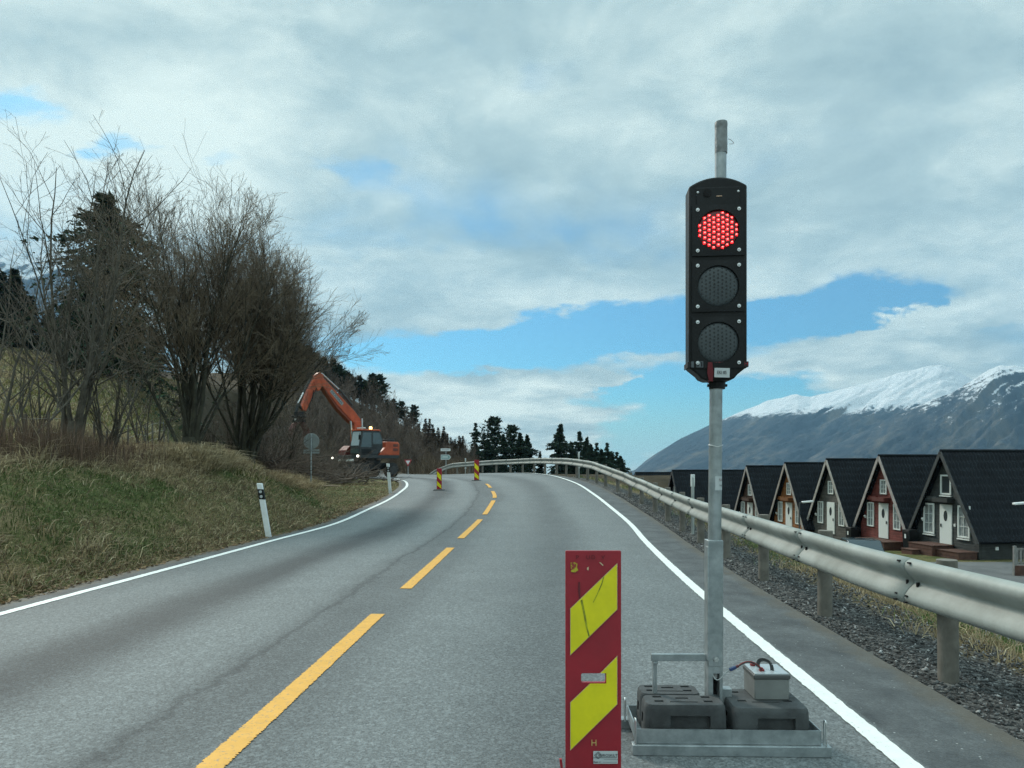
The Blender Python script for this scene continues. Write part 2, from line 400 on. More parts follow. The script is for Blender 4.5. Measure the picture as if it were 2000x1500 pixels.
road = tag(link('road', road_mesh(), M_ASPH), kind='structure')

def road_pt(i, lat):                                      # a point on the road sheet at station i (float) and lateral 0..2
    i = np.asarray(i, float); lat = np.broadcast_to(np.asarray(lat, float), i.shape)
    def at(A):
        j = np.clip(np.floor(i).astype(int), 0, len(A) - 2); t = (i - j)[:, None]; return A[j] * (1 - t) + A[j + 1] * t
    l, c, r = at(Lc), at(Cc), at(Rcv); k = lat[:, None]
    return np.where(k <= 1, l + (c - l) * k, c + (r - c) * (k - 1))
def paint_mat(name, col, wear=.35, spread=.30):
    mt = mat(name, col, .62, col2=tuple(c * .86 for c in col), vscale=9, lo=.3, hi=.7); nt = mt.node_tree; N = nt.nodes; L = nt.links; b = N['Principled BSDF']
    src = b.inputs['Base Color'].links[0].from_socket
    tc = N.new('ShaderNodeTexCoord'); n = N.new('ShaderNodeTexNoise'); n.inputs['Scale'].default_value = 38; n.inputs['Detail'].default_value = 8; n.inputs['Roughness'].default_value = .75
    L.new(tc.outputs['Object'], n.inputs['Vector'])
    m = N.new('ShaderNodeMapRange'); m.interpolation_type = 'SMOOTHSTEP'; L.new(n.outputs['Fac'], m.inputs[0]); m.inputs[1].default_value = spread; m.inputs[2].default_value = spread + .10; m.inputs[3].default_value = wear; m.inputs[4].default_value = 0
    mx = N.new('ShaderNodeMix'); mx.data_type = 'RGBA'; L.new(m.outputs[0], mx.inputs[0]); L.new(src, mx.inputs[6]); mx.inputs[7].default_value = (.17, .17, .165, 1)
    L.new(mx.outputs[2], b.inputs['Base Color']); return mt
M_WHITE = paint_mat('white_road_paint', (.80, .83, .80), .5, .33); M_YEL = paint_mat('yellow_road_paint', (.72, .36, .035), .6, .36)
def stripe(name, i0, i1, lat, w, m, step, lift=.005, jag=.004, off=0.0):
    ii = np.arange(i0, i1, step); ii = np.append(ii, i1); C0 = road_pt(ii, lat)
    T = np.gradient(C0, axis=0); T[:, 2] = 0; T /= np.linalg.norm(T, axis=1)[:, None]; Nn = np.stack([T[:, 1], -T[:, 0], 0 * T[:, 0]], 1)
    a = C0 + Nn * (-w / 2 + off + rng.normal(0, jag, len(ii)))[:, None]; b = C0 + Nn * (w / 2 + off + rng.normal(0, jag, len(ii)))[:, None]
    lz = lift + .0006 * np.maximum(0, C0[:, 1] - 10)
    a[:, 2] += lz; b[:, 2] += lz
    n = len(ii); V = np.vstack([a, b]); i = np.arange(n - 1); F = np.stack([i, n + i, n + i + 1, i + 1], 1)
    return link(name, np_mesh(name, V, F), m)
iN = len(Cc) - 1
tag(stripe('road_edge_line', 14, iN - 20, 0.0, .11, M_WHITE, .12, jag=.0022), kind='structure')
tag(stripe('road_edge_line', 14, iN - 20, 2.0, .105, M_WHITE, .12, jag=.0022), kind='structure')
def idxC(p):                                              # station nearest to a point
    d = np.linalg.norm(Cc[:, :2] - np.array((p[0], p[1])), axis=1); j = int(np.argmin(d)); j = min(max(j, 1), len(Cc) - 2)
    best = min(((np.linalg.norm((Cc[k] * (1 - t) + Cc[k + 1] * t)[:2] - np.array((p[0], p[1]))), k + t) for k in (j - 1, j) for t in np.linspace(0, 1, 21)))
    return best[1]
dashes = [(GP(410, 1500) + Vector((-.1, -1.2, 0)), GP(735, 1200)), (GP(780, 1150), GP(880, 1070)), (GP(893, 1052), P(938, 1015, 16.4)),
          (P(945, 1005, 17.6), P(966, 979, 21.4)), (P(966, 973, 22.3), P(962, 960, 25.8)), (P(957, 953, 27.6), P(950, 946, 30))]
for a, b in dashes:
    tag(stripe('road_centre_dash', idxC(a), idxC(b), 1.0, .125, M_YEL, .02, jag=.004), kind='structure')

# ------------------------------------------------------------------ terrain height
def seg_info(Pn, E):                                      # nearest distance, side (+ = left of travel), z and station for points Pn (n,2)
    A = E[:-1, :2]; B = E[1:, :2]; D = B - A; L2 = (D ** 2).sum(1)
    out_d = np.empty(len(Pn)); out_s = np.empty(len(Pn)); out_z = np.empty(len(Pn))
    for c in range(0, len(Pn), 6000):
        Q = Pn[c:c + 6000]; W = Q[:, None, :] - A[None]; t = np.clip((W * D[None]).sum(2) / L2, 0, 1)
        v = W - D[None] * t[..., None]; d2 = (v ** 2).sum(2); j = d2.argmin(1); r = np.arange(len(Q))
        out_d[c:c + 6000] = np.sqrt(d2[r, j]); tt = t[r, j]
        cr = D[j, 0] * W[r, j, 1] - D[j, 1] * W[r, j, 0]; out_s[c:c + 6000] = np.sign(cr)
        out_z[c:c + 6000] = E[j, 2] * (1 - tt) + E[j + 1, 2] * tt
    return out_d, out_s, out_z
def forest_hill(x, y): return (1.0 + .50 * np.clip(-x - 8, -40, 37)) * sm(y, 66, 150) + .2 * (1 - sm(y, 66, 150)) - 3 * sm(y, 165, 260)
def meadow(x, y):
    g = 1.25 + .25 * np.clip(-x - 13, 0, 33) + .045 * np.maximum(-x - 46, 0) + .055 * np.clip(y - 25, 0, 70)
    return np.minimum(g, 15)
_by = np.array([-20, 4, 9, 14, 20, 23, 26, 30, 36, 44, 70]); _bh = np.array([1.25, 1.25, 1.28, 1.34, 1.50, 1.30, 1.0, .75, .5, .35, .3]); _bw = np.array([.1, .1, .1, .15, .55, 1.3, 2.5, 3.6, 4.5, 5, 4])
def H(x, y, full=False):
    x = np.atleast_1d(np.asarray(x, float)); y = np.atleast_1d(np.asarray(y, float)); Pn = np.stack([x, y], 1)
    dl, sl, zl = seg_info(Pn, Lo); dr, sr, zr = seg_info(Pn, Ro)
    left = sl > 0; right = sr < 0; both = left & right; left = left & ~(both & (dr < dl)); right = right & ~(both & (dl <= dr))
    right = right | (~left & ~right & (dl + dr > 11))
    rough = (fbm(x, y, 2.6, 4, 3) - .5)
    # left: toe, bank, level top, meadow
    w = np.interp(y, _by, _bw); hb = np.interp(y, _by, _bh); t = np.clip((dl - w) / 3.4, 0, 1)
    zb = zl - .05 + .03 * np.minimum(dl, w) + hb * (t * .35 + .65 * t * t * (3 - 2 * t)) + rough * .34 * sm(dl, .3, 2.5)
    g = np.maximum(meadow(x, y), np.where(y > 60, forest_hill(x, y), -9)) + rough * .35
    k = sm(dl - w, 3.6, 9.5); zL = zb * (1 - k) + g * k
    # right: verge, embankment, yard below, hill with the wood beyond the bend
    zp = -3.35 - .05 * np.clip(y - 36, 0, 60) - 7 * sm(y, 110, 200)
    tgt = np.maximum(zp, np.where(y > 58, forest_hill(x, y) * sm(y, 58, 72) + zp * (1 - sm(y, 58, 72)), -99))
    e = zr - .045 - .05 * np.clip(dr, 0, 1.2) - .19 * sm(dr, 1.0, 2.1)
    dn = np.maximum(tgt, e - np.maximum(dr - 1.95, 0) * .62); up = np.minimum(tgt, e + np.maximum(dr - 1.2, 0) * .55)
    zR = np.where(tgt < e, dn, up) + rough * np.where(dn <= zp + .02, .0, .14) * sm(dr, .3, 2)
    zI = (zl * dr + zr * dl) / np.maximum(dl + dr, 1e-6) - .09
    z = np.where(left, zL, np.where(right, zR, zI))
    if full: return z, np.where(left, dl, 0), np.where(right, dr, 0), w
    return z
def Hs(x, y): return float(H(x, y)[0])

def spaced(a, b, d0, g, c=0.0):                           # coordinates with spacing growing away from c
    out = [c]; d = d0
    while out[-1] < b: out.append(out[-1] + d); d = d0 if out[-1] - c < 13 else d * g
    neg = [c]; d = d0
    while neg[-1] > a: neg.append(neg[-1] - d); d = d0 if c - neg[-1] < 13 else d * g
    return np.array(sorted(set(neg[1:] + out)))
def terrain():
    xs = spaced(-420, 420, .24, 1.055, -2); ys = spaced(-22, 420, .26, 1.05, 14)
    X, Y = np.meshgrid(xs, ys); z, dl, dr, w = H(X.ravel(), Y.ravel(), True)
    V = np.stack([X.ravel(), Y.ravel(), z], 1); nx, ny = len(xs), len(ys)
    j, i = np.meshgrid(np.arange(ny - 1), np.arange(nx - 1), indexing='ij'); a = (j * nx + i).ravel()
    me = np_mesh('terrain', V, np.stack([a, a + 1, a + nx + 1, a + nx], 1), True)
    set_attr(me, 'dl', dl); set_attr(me, 'dr', dr); set_attr(me, 'up', np.where(dl > 0, (dl - w) / 3.4, 0)); 
    wood = np.clip(sm(Y.ravel(), 60, 75) * sm(X.ravel(), -75, -60) + (dr > 0) * sm(Y.ravel(), 40, 60), 0, 1)
    set_attr(me, 'wood', wood)
    return me
def terrain_mat():
    mt = bpy.data.materials.new('grass_and_gravel_ground'); mt.use_nodes = True; nt = mt.node_tree; N = nt.nodes; L = nt.links; b = N['Principled BSDF']
    tc = N.new('ShaderNodeTexCoord')
    def nz(scale, detail=6, rough=.65):
        n = N.new('ShaderNodeTexNoise'); n.inputs['Scale'].default_value = scale; n.inputs['Detail'].default_value = detail; n.inputs['Roughness'].default_value = rough
        L.new(tc.outputs['Object'], n.inputs['Vector']); return n.outputs['Fac']
    def at(nm): a = N.new('ShaderNodeAttribute'); a.attribute_name = nm; return a.outputs['Fac']
    def mr(x, a, b_, c=0, d=1):
        n = N.new('ShaderNodeMapRange'); n.interpolation_type = 'SMOOTHSTEP'; L.new(x, n.inputs[0])
        for i, v in enumerate((a, b_, c, d)): n.inputs[i + 1].default_value = v
        return n.outputs[0]
    def ma(op, a, b_=0.0):
        n = N.new('ShaderNodeMath'); n.operation = op
        for i, v in enumerate((a, b_)):
            if isinstance(v, (int, float)): n.inputs[i].default_value = v
            else: L.new(v, n.inputs[i])
        return n.outputs[0]
    def ramp(x, stops):
        r = N.new('ShaderNodeValToRGB'); L.new(x, r.inputs[0]); e = r.color_ramp.elements
        e[0].position, e[0].color = stops[0][0], (*stops[0][1], 1); e[1].position, e[1].color = stops[-1][0], (*stops[-1][1], 1)
        for p, c in stops[1:-1]: q = e.new(p); q.color = (*c, 1)
        return r.outputs[0]
    def mix(f, a, b_):
        m = N.new('ShaderNodeMix'); m.data_type = 'RGBA'; L.new(f, m.inputs[0]); L.new(a, m.inputs[6]); L.new(b_, m.inputs[7]); return m.outputs[2]
    grass = ramp(nz(.55, 9, .7), [(.30, (.075, .095, .034)), (.45, (.095, .108, .040)), (.58, (.17, .145, .070)), (.74, (.235, .19, .11))])
    fine = ramp(nz(9, 7, .7), [(.3, (.45, .45, .45)), (.7, (1.3, 1.3, 1.3))])
    mg = N.new('ShaderNodeVectorMath'); mg.operation = 'MULTIPLY'; L.new(grass, mg.inputs[0]); L.new(fine, mg.inputs[1])
    vo = N.new('ShaderNodeTexVoronoi'); vo.inputs['Scale'].default_value = 30; L.new(tc.outputs['Object'], vo.inputs['Vector'])
    sx = N.new('ShaderNodeSeparateColor'); L.new(vo.outputs['Color'], sx.inputs[0])
    grav = ramp(sx.outputs[0], [(.0, (.035, .034, .033)), (.6, (.085, .085, .082)), (.95, (.19, .19, .18))])
    dr = at('dr'); dw = ma('ADD', dr, ma('MULTIPLY', ma('SUBTRACT', nz(1.6), .5), 1.0))
    gm = ma('MULTIPLY', mr(dr, .0, .01), mr(dw, .75, 1.15, 1, 0))
    wood = ramp(nz(.35, 8, .7), [(.3, (.034, .030, .021)), (.6, (.070, .056, .037)), (.75, (.11, .088, .056))])
    straw = ramp(nz(3.0, 9, .75), [(.25, (.055, .050, .024)), (.5, (.14, .112, .055)), (.75, (.235, .19, .105))])
    rightgrass = ma('MULTIPLY', mr(dr, .5, .9), mr(dr, 12, 16, 1, 0))
    c = mix(rightgrass, mg.outputs[0], straw)
    c = mix(at('wood'), c, wood)
    c = mix(gm, c, grav)
    L.new(c, b.inputs['Base Color']); b.inputs['Roughness'].default_value = .95; b.inputs['Specular IOR Level'].default_value = .1
    bp = N.new('ShaderNodeBump'); bp.inputs['Strength'].default_value = .8; bp.inputs['Distance'].default_value = .05
    L.new(nz(16, 8, .75), bp.inputs['Height']); L.new(bp.outputs[0], b.inputs['Normal'])
    return mt
tag(link('ground', terrain(), terrain_mat()), kind='structure')

# sea beyond the houses, out to the mountains
def water():
    m = mat('fjord_water', (.02, .045, .055), .12, bump=.3, bscale=.15, bdist=.3)
    me = np_mesh('water', [(-9000, -300, -12), (9000, -300, -12), (9000, 6800, -12 - .016 * 7100), (-9000, 6800, -12 - .016 * 7100)], [(0, 1, 2, 3)])
    tag(link('water', me, m), kind='structure')
water()

# yard and lane below the road on the right
def yard():
    xs = np.arange(6.4, 44, .5); ys = np.arange(2, 34, .5); X, Y = np.meshgrid(xs, ys)
    zz = np.full(X.size, -3.33); nx, ny = len(xs), len(ys)
    j, i = np.meshgrid(np.arange(ny - 1), np.arange(nx - 1), indexing='ij'); a = (j * nx + i).ravel()
    me = np_mesh('pavement', np.stack([X.ravel(), Y.ravel(), zz], 1), np.stack([a, a + 1, a + nx + 1, a + nx], 1))
    tag(link('pavement', me, mat('yard_asphalt', (.13, .135, .135), .85, col2=(.085, .09, .092), vscale=.8, bump=.4, bscale=60)), kind='structure')
yard()

# ------------------------------------------------------------------ mountains
def mountains():
    # each ridge: (distance, silhouette as (px, py), width of the near flank, amount of snow)
    def crest(pts, px): p = np.array(pts, float); return np.interp(px, p[:, 0], p[:, 1])
    back = [(1180, 935), (1240, 918), (1262, 899), (1290, 880), (1330, 856), (1380, 832), (1440, 806), (1500, 782), (1535, 773), (1557, 769), (1582, 775), (1640, 760), (1700, 744), (1760, 727), (1800, 716), (1836, 711), (1860, 718), (1895, 737), (1960, 765), (2100, 790), (2400, 800), (2900, 840)]
    front = [(1440, 1000), (1500, 945), (1560, 905), (1620, 873), (1680, 845), (1730, 822), (1780, 797), (1820, 780), (1860, 765), (1895, 745), (1930, 722), (1956, 711), (1985, 713), (2020, 718), (2100, 700), (2300, 720), (2900, 800)]
    left = [(-900, 420), (-300, 430), (-120, 445), (0, 464), (40, 472), (80, 466), (125, 470), (145, 490), (185, 560), (260, 640), (400, 780), (560, 905)]
    def build(name, sil, D, px0, px1, near, gully, seed, snow, kind):
        px = np.arange(px0, px1, 3.0); r = np.linspace(-near, .45 * near, 150)
        PX, RR = np.meshgrid(px, r); u = (PX - 1000) / FPX
        hc = (HOR - crest(sil, PX)) / FPX * D + CAMH
        y = D + RR; 
        t = np.where(RR < 0, 1 + RR / near, 1 - RR / (.45 * near)); t = np.clip(t, 0, 1)
        base = -14 - .016 * D
        sh = t ** 1.05
        z = base + (np.maximum(hc, base) - base) * sh
        # gullies run down the flank, slanting
        s_ = PX * (D / FPX) - RR * .85
        gl = (np.abs(fbm(s_, RR * .18, near * .10, 5, seed) - .5) * 2); g2 = np.abs(fbm(s_, RR * .3, near * .035, 4, seed + 5) - .5) * 2
        amp = (hc - base) * gully * np.clip(4 * t * (1 - t), 0, 1)
        z = z + amp * (gl - .35) + amp * .4 * (g2 - .4)
        z += (fbm(PX, RR * .2, 18, 4, seed + 9) - .5) * (hc - base) * .025
        z = np.where(t <= 0, base - 5, z)
        X = u * y
        V = np.stack([X.ravel(), y.ravel(), z.ravel()], 1); nx, ny = len(px), len(r)
        j, i = np.meshgrid(np.arange(ny - 1), np.arange(nx - 1), indexing='ij'); a = (j * nx + i).ravel()
        me = np_mesh(name, V, np.stack([a, a + 1, a + nx + 1, a + nx], 1), True)
        mt = bpy.data.materials.new(name + '_rock_and_snow'); mt.use_nodes = True; nt = mt.node_tree; N = nt.nodes; L = nt.links; b = N['Principled BSDF']
        tc = N.new('ShaderNodeTexCoord')
        def nz(scale, detail, rough=.62):
            mp = N.new('ShaderNodeMapping'); mp.inputs['Scale'].default_value = (1, 1, .45); L.new(tc.outputs['Object'], mp.inputs[0])
            n = N.new('ShaderNodeTexNoise'); n.inputs['Scale'].default_value = scale; n.inputs['Detail'].default_value = detail; n.inputs['Roughness'].default_value = rough; L.new(mp.outputs[0], n.inputs['Vector']); return n.outputs['Fac']
        def ma(op, a, b_=0.0):
            n = N.new('ShaderNodeMath'); n.operation = op
            for i, v in enumerate((a, b_)):
                if isinstance(v, (int, float)): n.inputs[i].default_value = v
                else: L.new(v, n.inputs[i])
            return n.outputs[0]
        sq = N.new('ShaderNodeSeparateXYZ'); L.new(tc.outputs['Object'], sq.inputs[0]); cs = N.new('ShaderNodeCombineXYZ'); L.new(ma('MULTIPLY', ma('SUBTRACT', sq.outputs[0], ma('MULTIPLY', sq.outputs[1], .72)), 26 / D), cs.inputs[0]); L.new(ma('MULTIPLY', sq.outputs[2], 9 / D), cs.inputs[1])
        ns = N.new('ShaderNodeTexNoise'); ns.inputs['Scale'].default_value = 1.0; ns.inputs['Detail'].default_value = 9; ns.inputs['Roughness'].default_value = .66; ns.inputs['Distortion'].default_value = .35; L.new(cs.outputs[0], ns.inputs['Vector']); stk = ns.outputs['Fac']
        rk = N.new('ShaderNodeValToRGB'); L.new(ma('ADD', ma('MULTIPLY', stk, .62), ma('MULTIPLY', nz(30 / D, 9, .7), .38)), rk.inputs[0]); e = rk.color_ramp.elements
        e[0].position = .38; e[0].color = (.012, .022, .036, 1); e[1].position = .66; e[1].color = (.19, .165, .13, 1); q = e.new(.50); q.color = (.040, .054, .068, 1)
        sp = N.new('ShaderNodeSeparateXYZ'); L.new(tc.outputs['Object'], sp.inputs[0])
        ge = N.new('ShaderNodeNewGeometry'); sn = N.new('ShaderNodeSeparateXYZ'); L.new(ge.outputs['Normal'], sn.inputs[0])
        zline, spread, patch, slope = snow
        h = ma('DIVIDE', ma('SUBTRACT', sp.outputs[2], zline), spread)
        f = ma('ADD', h, ma('ADD', ma('MULTIPLY', ma('SUBTRACT', ma('ADD', ma('MULTIPLY', nz(100 / D, 10, .74), .6), ma('MULTIPLY', stk, .4)), .5), patch), ma('MULTIPLY', ma('SUBTRACT', sn.outputs[2], .75), slope)))
        st = N.new('ShaderNodeMapRange'); st.interpolation_type = 'SMOOTHSTEP'; L.new(f, st.inputs[0]); st.inputs[1].default_value = -.12; st.inputs[2].default_value = .22
        mx = N.new('ShaderNodeMix'); mx.data_type = 'RGBA'; L.new(st.outputs[0], mx.inputs[0]); L.new(rk.outputs[0], mx.inputs[6]); mx.inputs[7].default_value = (.82, .84, .86, 1)
        L.new(mx.outputs[2], b.inputs['Base Color']); b.inputs['Roughness'].default_value = .9; b.inputs['Specular IOR Level'].default_value = .1
        bp = N.new('ShaderNodeBump'); bp.inputs['Strength'].default_value = 1.0; bp.inputs['Distance'].default_value = D * .012; L.new(ma('ADD', stk, ma('MULTIPLY', nz(80 / D, 8, .7), .5)), bp.inputs['Height']); L.new(bp.outputs[0], b.inputs['Normal'])
        o = link(name, me, mt); tag(o, kind='structure')
    zf = lambda py, D: (HOR - py) / FPX * D
    build('mountain', back, 5600, 1180, 2900, 2300, .17, 1, (zf(806, 5400), (zf(750, 5000) - zf(800, 5000)) * .7, 3.0, 1.4), 0)
    build('mountain', front, 3900, 1430, 2900, 1500, .22, 4, (zf(742, 3900), zf(640, 3900) - zf(760, 3900), 5.0, 1.6), 0)
    build('mountain', left, 5200, -900, 560, 2600, .07, 8, (zf(560, 5200), 500, 4.0, 1.6), 0)
mountains()

# ------------------------------------------------------------------ the air between here and the mountains
def air():
    b = MB(); b.box2((-9100, -400, -135), (9100, 6900, 1760)); o = b.build('haze', None)
    mt = bpy.data.materials.new('pale_air'); mt.use_nodes = True; nt = mt.node_tree; nt.nodes.remove(nt.nodes['Principled BSDF'])
    v = nt.nodes.new('ShaderNodeVolumePrincipled'); v.inputs['Color'].default_value = (.40, .70, 1.0, 1); v.inputs['Density'].default_value = 7.5e-5; v.inputs['Anisotropy'].default_value = .1
    nt.links.new(v.outputs[0], nt.nodes['Material Output'].inputs['Volume']); o.data.materials.append(mt); tag(o, kind='stuff')
air()
# ------------------------------------------------------------------ materials
M_GALV = mat('galvanised_steel', (.40, .44, .45), .45, .55, col2=(.25, .285, .295), vscale=14, bump=.15, bscale=60, bdist=.002)
M_GALV2 = mat('weathered_galvanised_steel', (.47, .50, .48), .55, .35, col2=(.33, .355, .34), vscale=2.2, bump=.1, bscale=30, bdist=.003)
M_BOLT = mat('bright_bolt_steel', (.62, .64, .64), .3, .9)
M_BLACK = mat('black_plastic', (.0075, .009, .010), .48, var=.3, vscale=6, spec=.28)
M_RUB = mat('black_recycled_rubber', (.070, .078, .080), .8, col2=(.040, .044, .046), vscale=11, bump=.4, bscale=120, bdist=.003)
M_HOLE = mat('dark_recess', (.006, .006, .007), .9)
M_TAPE = mat('grey_tape', (.20, .215, .22), .42, .1, var=.25, vscale=30, bump=.8, bscale=36, bdist=.006)
M_LED = emis('lit_red_led', (1.0, .018, .025), 1.5)
M_LEDHOT = emis('red_led_centre', (1.0, .20, .18), 2.2)
M_REDLENS = mat('red_lens_backing', (.16, .006, .008), .35)
M_LENS = mat('smoked_lens', (.045, .058, .064), .38, spec=.5)
M_LENSD = mat('dark_lens_cell', (.012, .016, .018), .5)
M_REDP = mat('red_retroreflective', (.37, .019, .032), .42, col2=(.29, .016, .028), vscale=5, lo=.3, hi=.7)
M_YELP = mat('yellow_retroreflective', (.84, .74, .010), .4, col2=(.70, .63, .010), vscale=7)
M_PALE = mat('pale_sheet_edge', (.62, .45, .30), .5)
M_STICK = mat('white_sticker', (.52, .56, .57), .4)
M_INK = mat('dark_ink', (.03, .035, .04), .5)
M_INKR = mat('dark_red_ink', (.16, .03, .04), .5)
M_WHITEP = mat('white_plastic', (.70, .73, .72), .4, var=.1, vscale=8)
M_WOODP = mat('weathered_post_wood', (.20, .186, .16), .85, col2=(.13, .12, .102), vscale=9, bump=.5, bscale=35, bdist=.004)

# ------------------------------------------------------------------ temporary traffic light
TL = Vector((.9825, 3.50, 0)); S = .0025                  # metres per photograph pixel at the light
def TX(px): return (px - 1000) * S - TL.x
def TZ(py): return CAMH + (HOR - py) * S
tl = thing('traffic_light', 'tall temporary traffic light glowing red on a galvanised pole in a wheel-less steel base', 'traffic light', TL)
# base tray: two skids, angle rim, dividing plate, lashing eyes
b = MB(); yaw = R_(-1.6); rot = Matrix.Rotation(yaw, 3, 'Z')
b.box((.025, -.195, .024), (.905, .05, .048), rot); b.build('skid', M_GALV, tl, bevel=.003)
b = MB(); b.box((.0, .135, .024), (.92, .05, .048), rot); b.build('skid', M_GALV, tl, bevel=.003)
b = MB()
for (c_, s_) in (((.02, -.198, .083), (.845, .005, .066)), ((.02, .125, .083), (.845, .005, .066)), ((-.40, -.036, .083), (.005, .318, .066)), ((.44, -.036, .083), (.005, .318, .066)), ((.02, -.036, .0535), (.835, .312, .006)), ((.037, -.201, .083), (.004, .004, .066)), ((.037, -.1945, .083), (.004, .004, .05))):
    b.box(rot @ Vector(c_), s_, rot)
b.build('tray', M_GALV, tl)
for (x, y) in ((-.412, -.185), (-.416, .10), (.452, -.215)):
    b = MB(); pts = [(x, y + .012, .05), (x, y + .012, .15)] + [(x, y + .012 * math.cos(a), .15 + .014 * math.sin(a)) for a in np.linspace(0, math.pi, 7)[1:-1]] + [(x, y - .012, .15), (x, y - .012, .05)]
    b.tube(pts, .0042, 8); b.build('lashing_eye', M_BOLT, tl, smooth=True)
# mast: square socket with a wiring window, lower square tube, round upper tube
b = MB()
xw = TX(1393.5)
for (c, s_) in (((xw - .023, 0, .235), (.024, .070, .30)), ((xw + .028, 0, .235), (.016, .070, .30)), ((xw + .0045, 0, .145), (.033, .070, .12)), ((xw + .0045, .026, .27), (.031, .018, .13)), ((xw + .0045, 0, .355), (.033, .070, .06))): b.box(c, s_)
b.build('socket', M_GALV, tl, bevel=.002)
b = MB(); b.box((xw + .065, .02, .20), (.05, .05, .085)); b.build('bracket', M_GALV, tl, bevel=.003)
b = MB(); b.box((xw + .001, 0, TZ(1176)), (.073, .074, (1305 - 1065) * S - .01 + .02)); b.box((xw - .037, -.02, TZ(1176)), (.006, .045, .55)); b.build('lower_mast', M_GALV, tl, bevel=.004)
b = MB(); b.cyl((xw, -.052, TZ(1283)), (xw, -.040, TZ(1283)), .013, 6); b.cyl((xw, -.056, TZ(1283)), (xw, -.05, TZ(1283)), .007, 12); b.build('bolt', M_BOLT, tl)
lean = lambda z: TX(1395.5) + (z - TZ(1065)) * ((1398.5 - 1395.5) * S) / ((1065 - 760) * S)
b = MB(); b.tube([(lean(z), 0, z) for z in np.linspace(TZ(1066), TZ(870), 5)], .0315, 24); b.build('middle_tube', M_GALV, tl, smooth=True)
b = MB(); b.tube([(lean(z), 0, z) for z in np.linspace(TZ(872), TZ(700), 5)], .0305, 24); b.tube([(lean(TZ(884)), 0, TZ(884)), (lean(TZ(878)), 0, TZ(878))], .033, 24); b.build('upper_tube', M_GALV, tl, smooth=True)
b = MB(); zc = TZ(869); b.tube([(lean(zc) + .034 * math.cos(a), .034 * math.sin(a), zc - .012 * math.cos(a * 1 + 1.57) * 0 - .010 * (1 - abs(math.cos(a)))) for a in np.linspace(0, 2 * math.pi, 25)], .0022, 6); b.build('wire_ring', M_BOLT, tl, smooth=True)
topx = lambda py: TX(1408.0 if py < 400 else 1400)
b = MB(); b.tube([(TX(1407.0), .0, TZ(420)), (TX(1407.6), 0, TZ(296))], .0275, 24); b.build('top_tube', M_GALV, tl, smooth=True)
b = MB(); zs = np.linspace(TZ(300), TZ(239), 15); b.tube([(TX(1408.3), 0, z) for z in zs], [.0300 + random.uniform(-.0006, .0010) for i in range(15)], 24)
b.build('tape_wrap', M_TAPE, tl, smooth=True)
b = MB(); x0, z0 = TX(1421), TZ(272); b.tube([(x0, -.005, z0), (x0 + .013, -.008, z0 - .006), (x0 + .024, -.008, z0 - .016), (x0 + .028, -.008, z0 - .022), (x0 + .022, -.008, z0 - .026), (x0 + .006, -.008, z0 - .027)], .0011, 5); b.build('wire_end', M_HOLE, tl)
# head: housing profile with arched top and tapered foot
hx = .9908 - TL.x; W = .140
prof = []
for a in np.linspace(0, 1, 17):
    x = W - 2 * W * a; prof.append((x, TZ(343) - (.044) * (abs(x) / W) ** 2.1))
prof += [(-W, TZ(716)), (-.152 * .62, TZ(731)), (-.08, TZ(738)), (-.055, TZ(742)), (.055, TZ(742)), (.08, TZ(738)), (.152 * .62, TZ(731)), (W, TZ(716))]
FY = -.075                                                # front face of the housing
b = MB(); b.prism(prof, (hx, FY, 0), (1, 0, 0), (0, 0, 1), (0, 1, 0), .115); head = b.build('housing', M_BLACK, tl, bevel=.008, segs=3)
b = MB(); b.box((hx, FY - .002, TZ(381)), (.105 * 2, .006, .086)); b.build('upper_cover', M_BLACK, head, bevel=.004)
b = MB(); b.cyl((hx - .052, FY - .004, TZ(375)), (hx - .052, FY - .010, TZ(375)), .019, 20); b.build('sensor', M_HOLE, head, smooth=True)
b = MB(); b.box((hx + .005, FY - .006, TZ(381.6)), (.027, .003, .0045)); b.build('status_lamp', mat('amber_label', (.5, .33, .22), .5), head)
for sx in (-.097, .097):
    b = MB(); b.sphere((hx + sx, FY - .004, TZ(373)), .0062, 10, (1, .6, 1)); b.build('screw', M_BOLT, head, smooth=True)
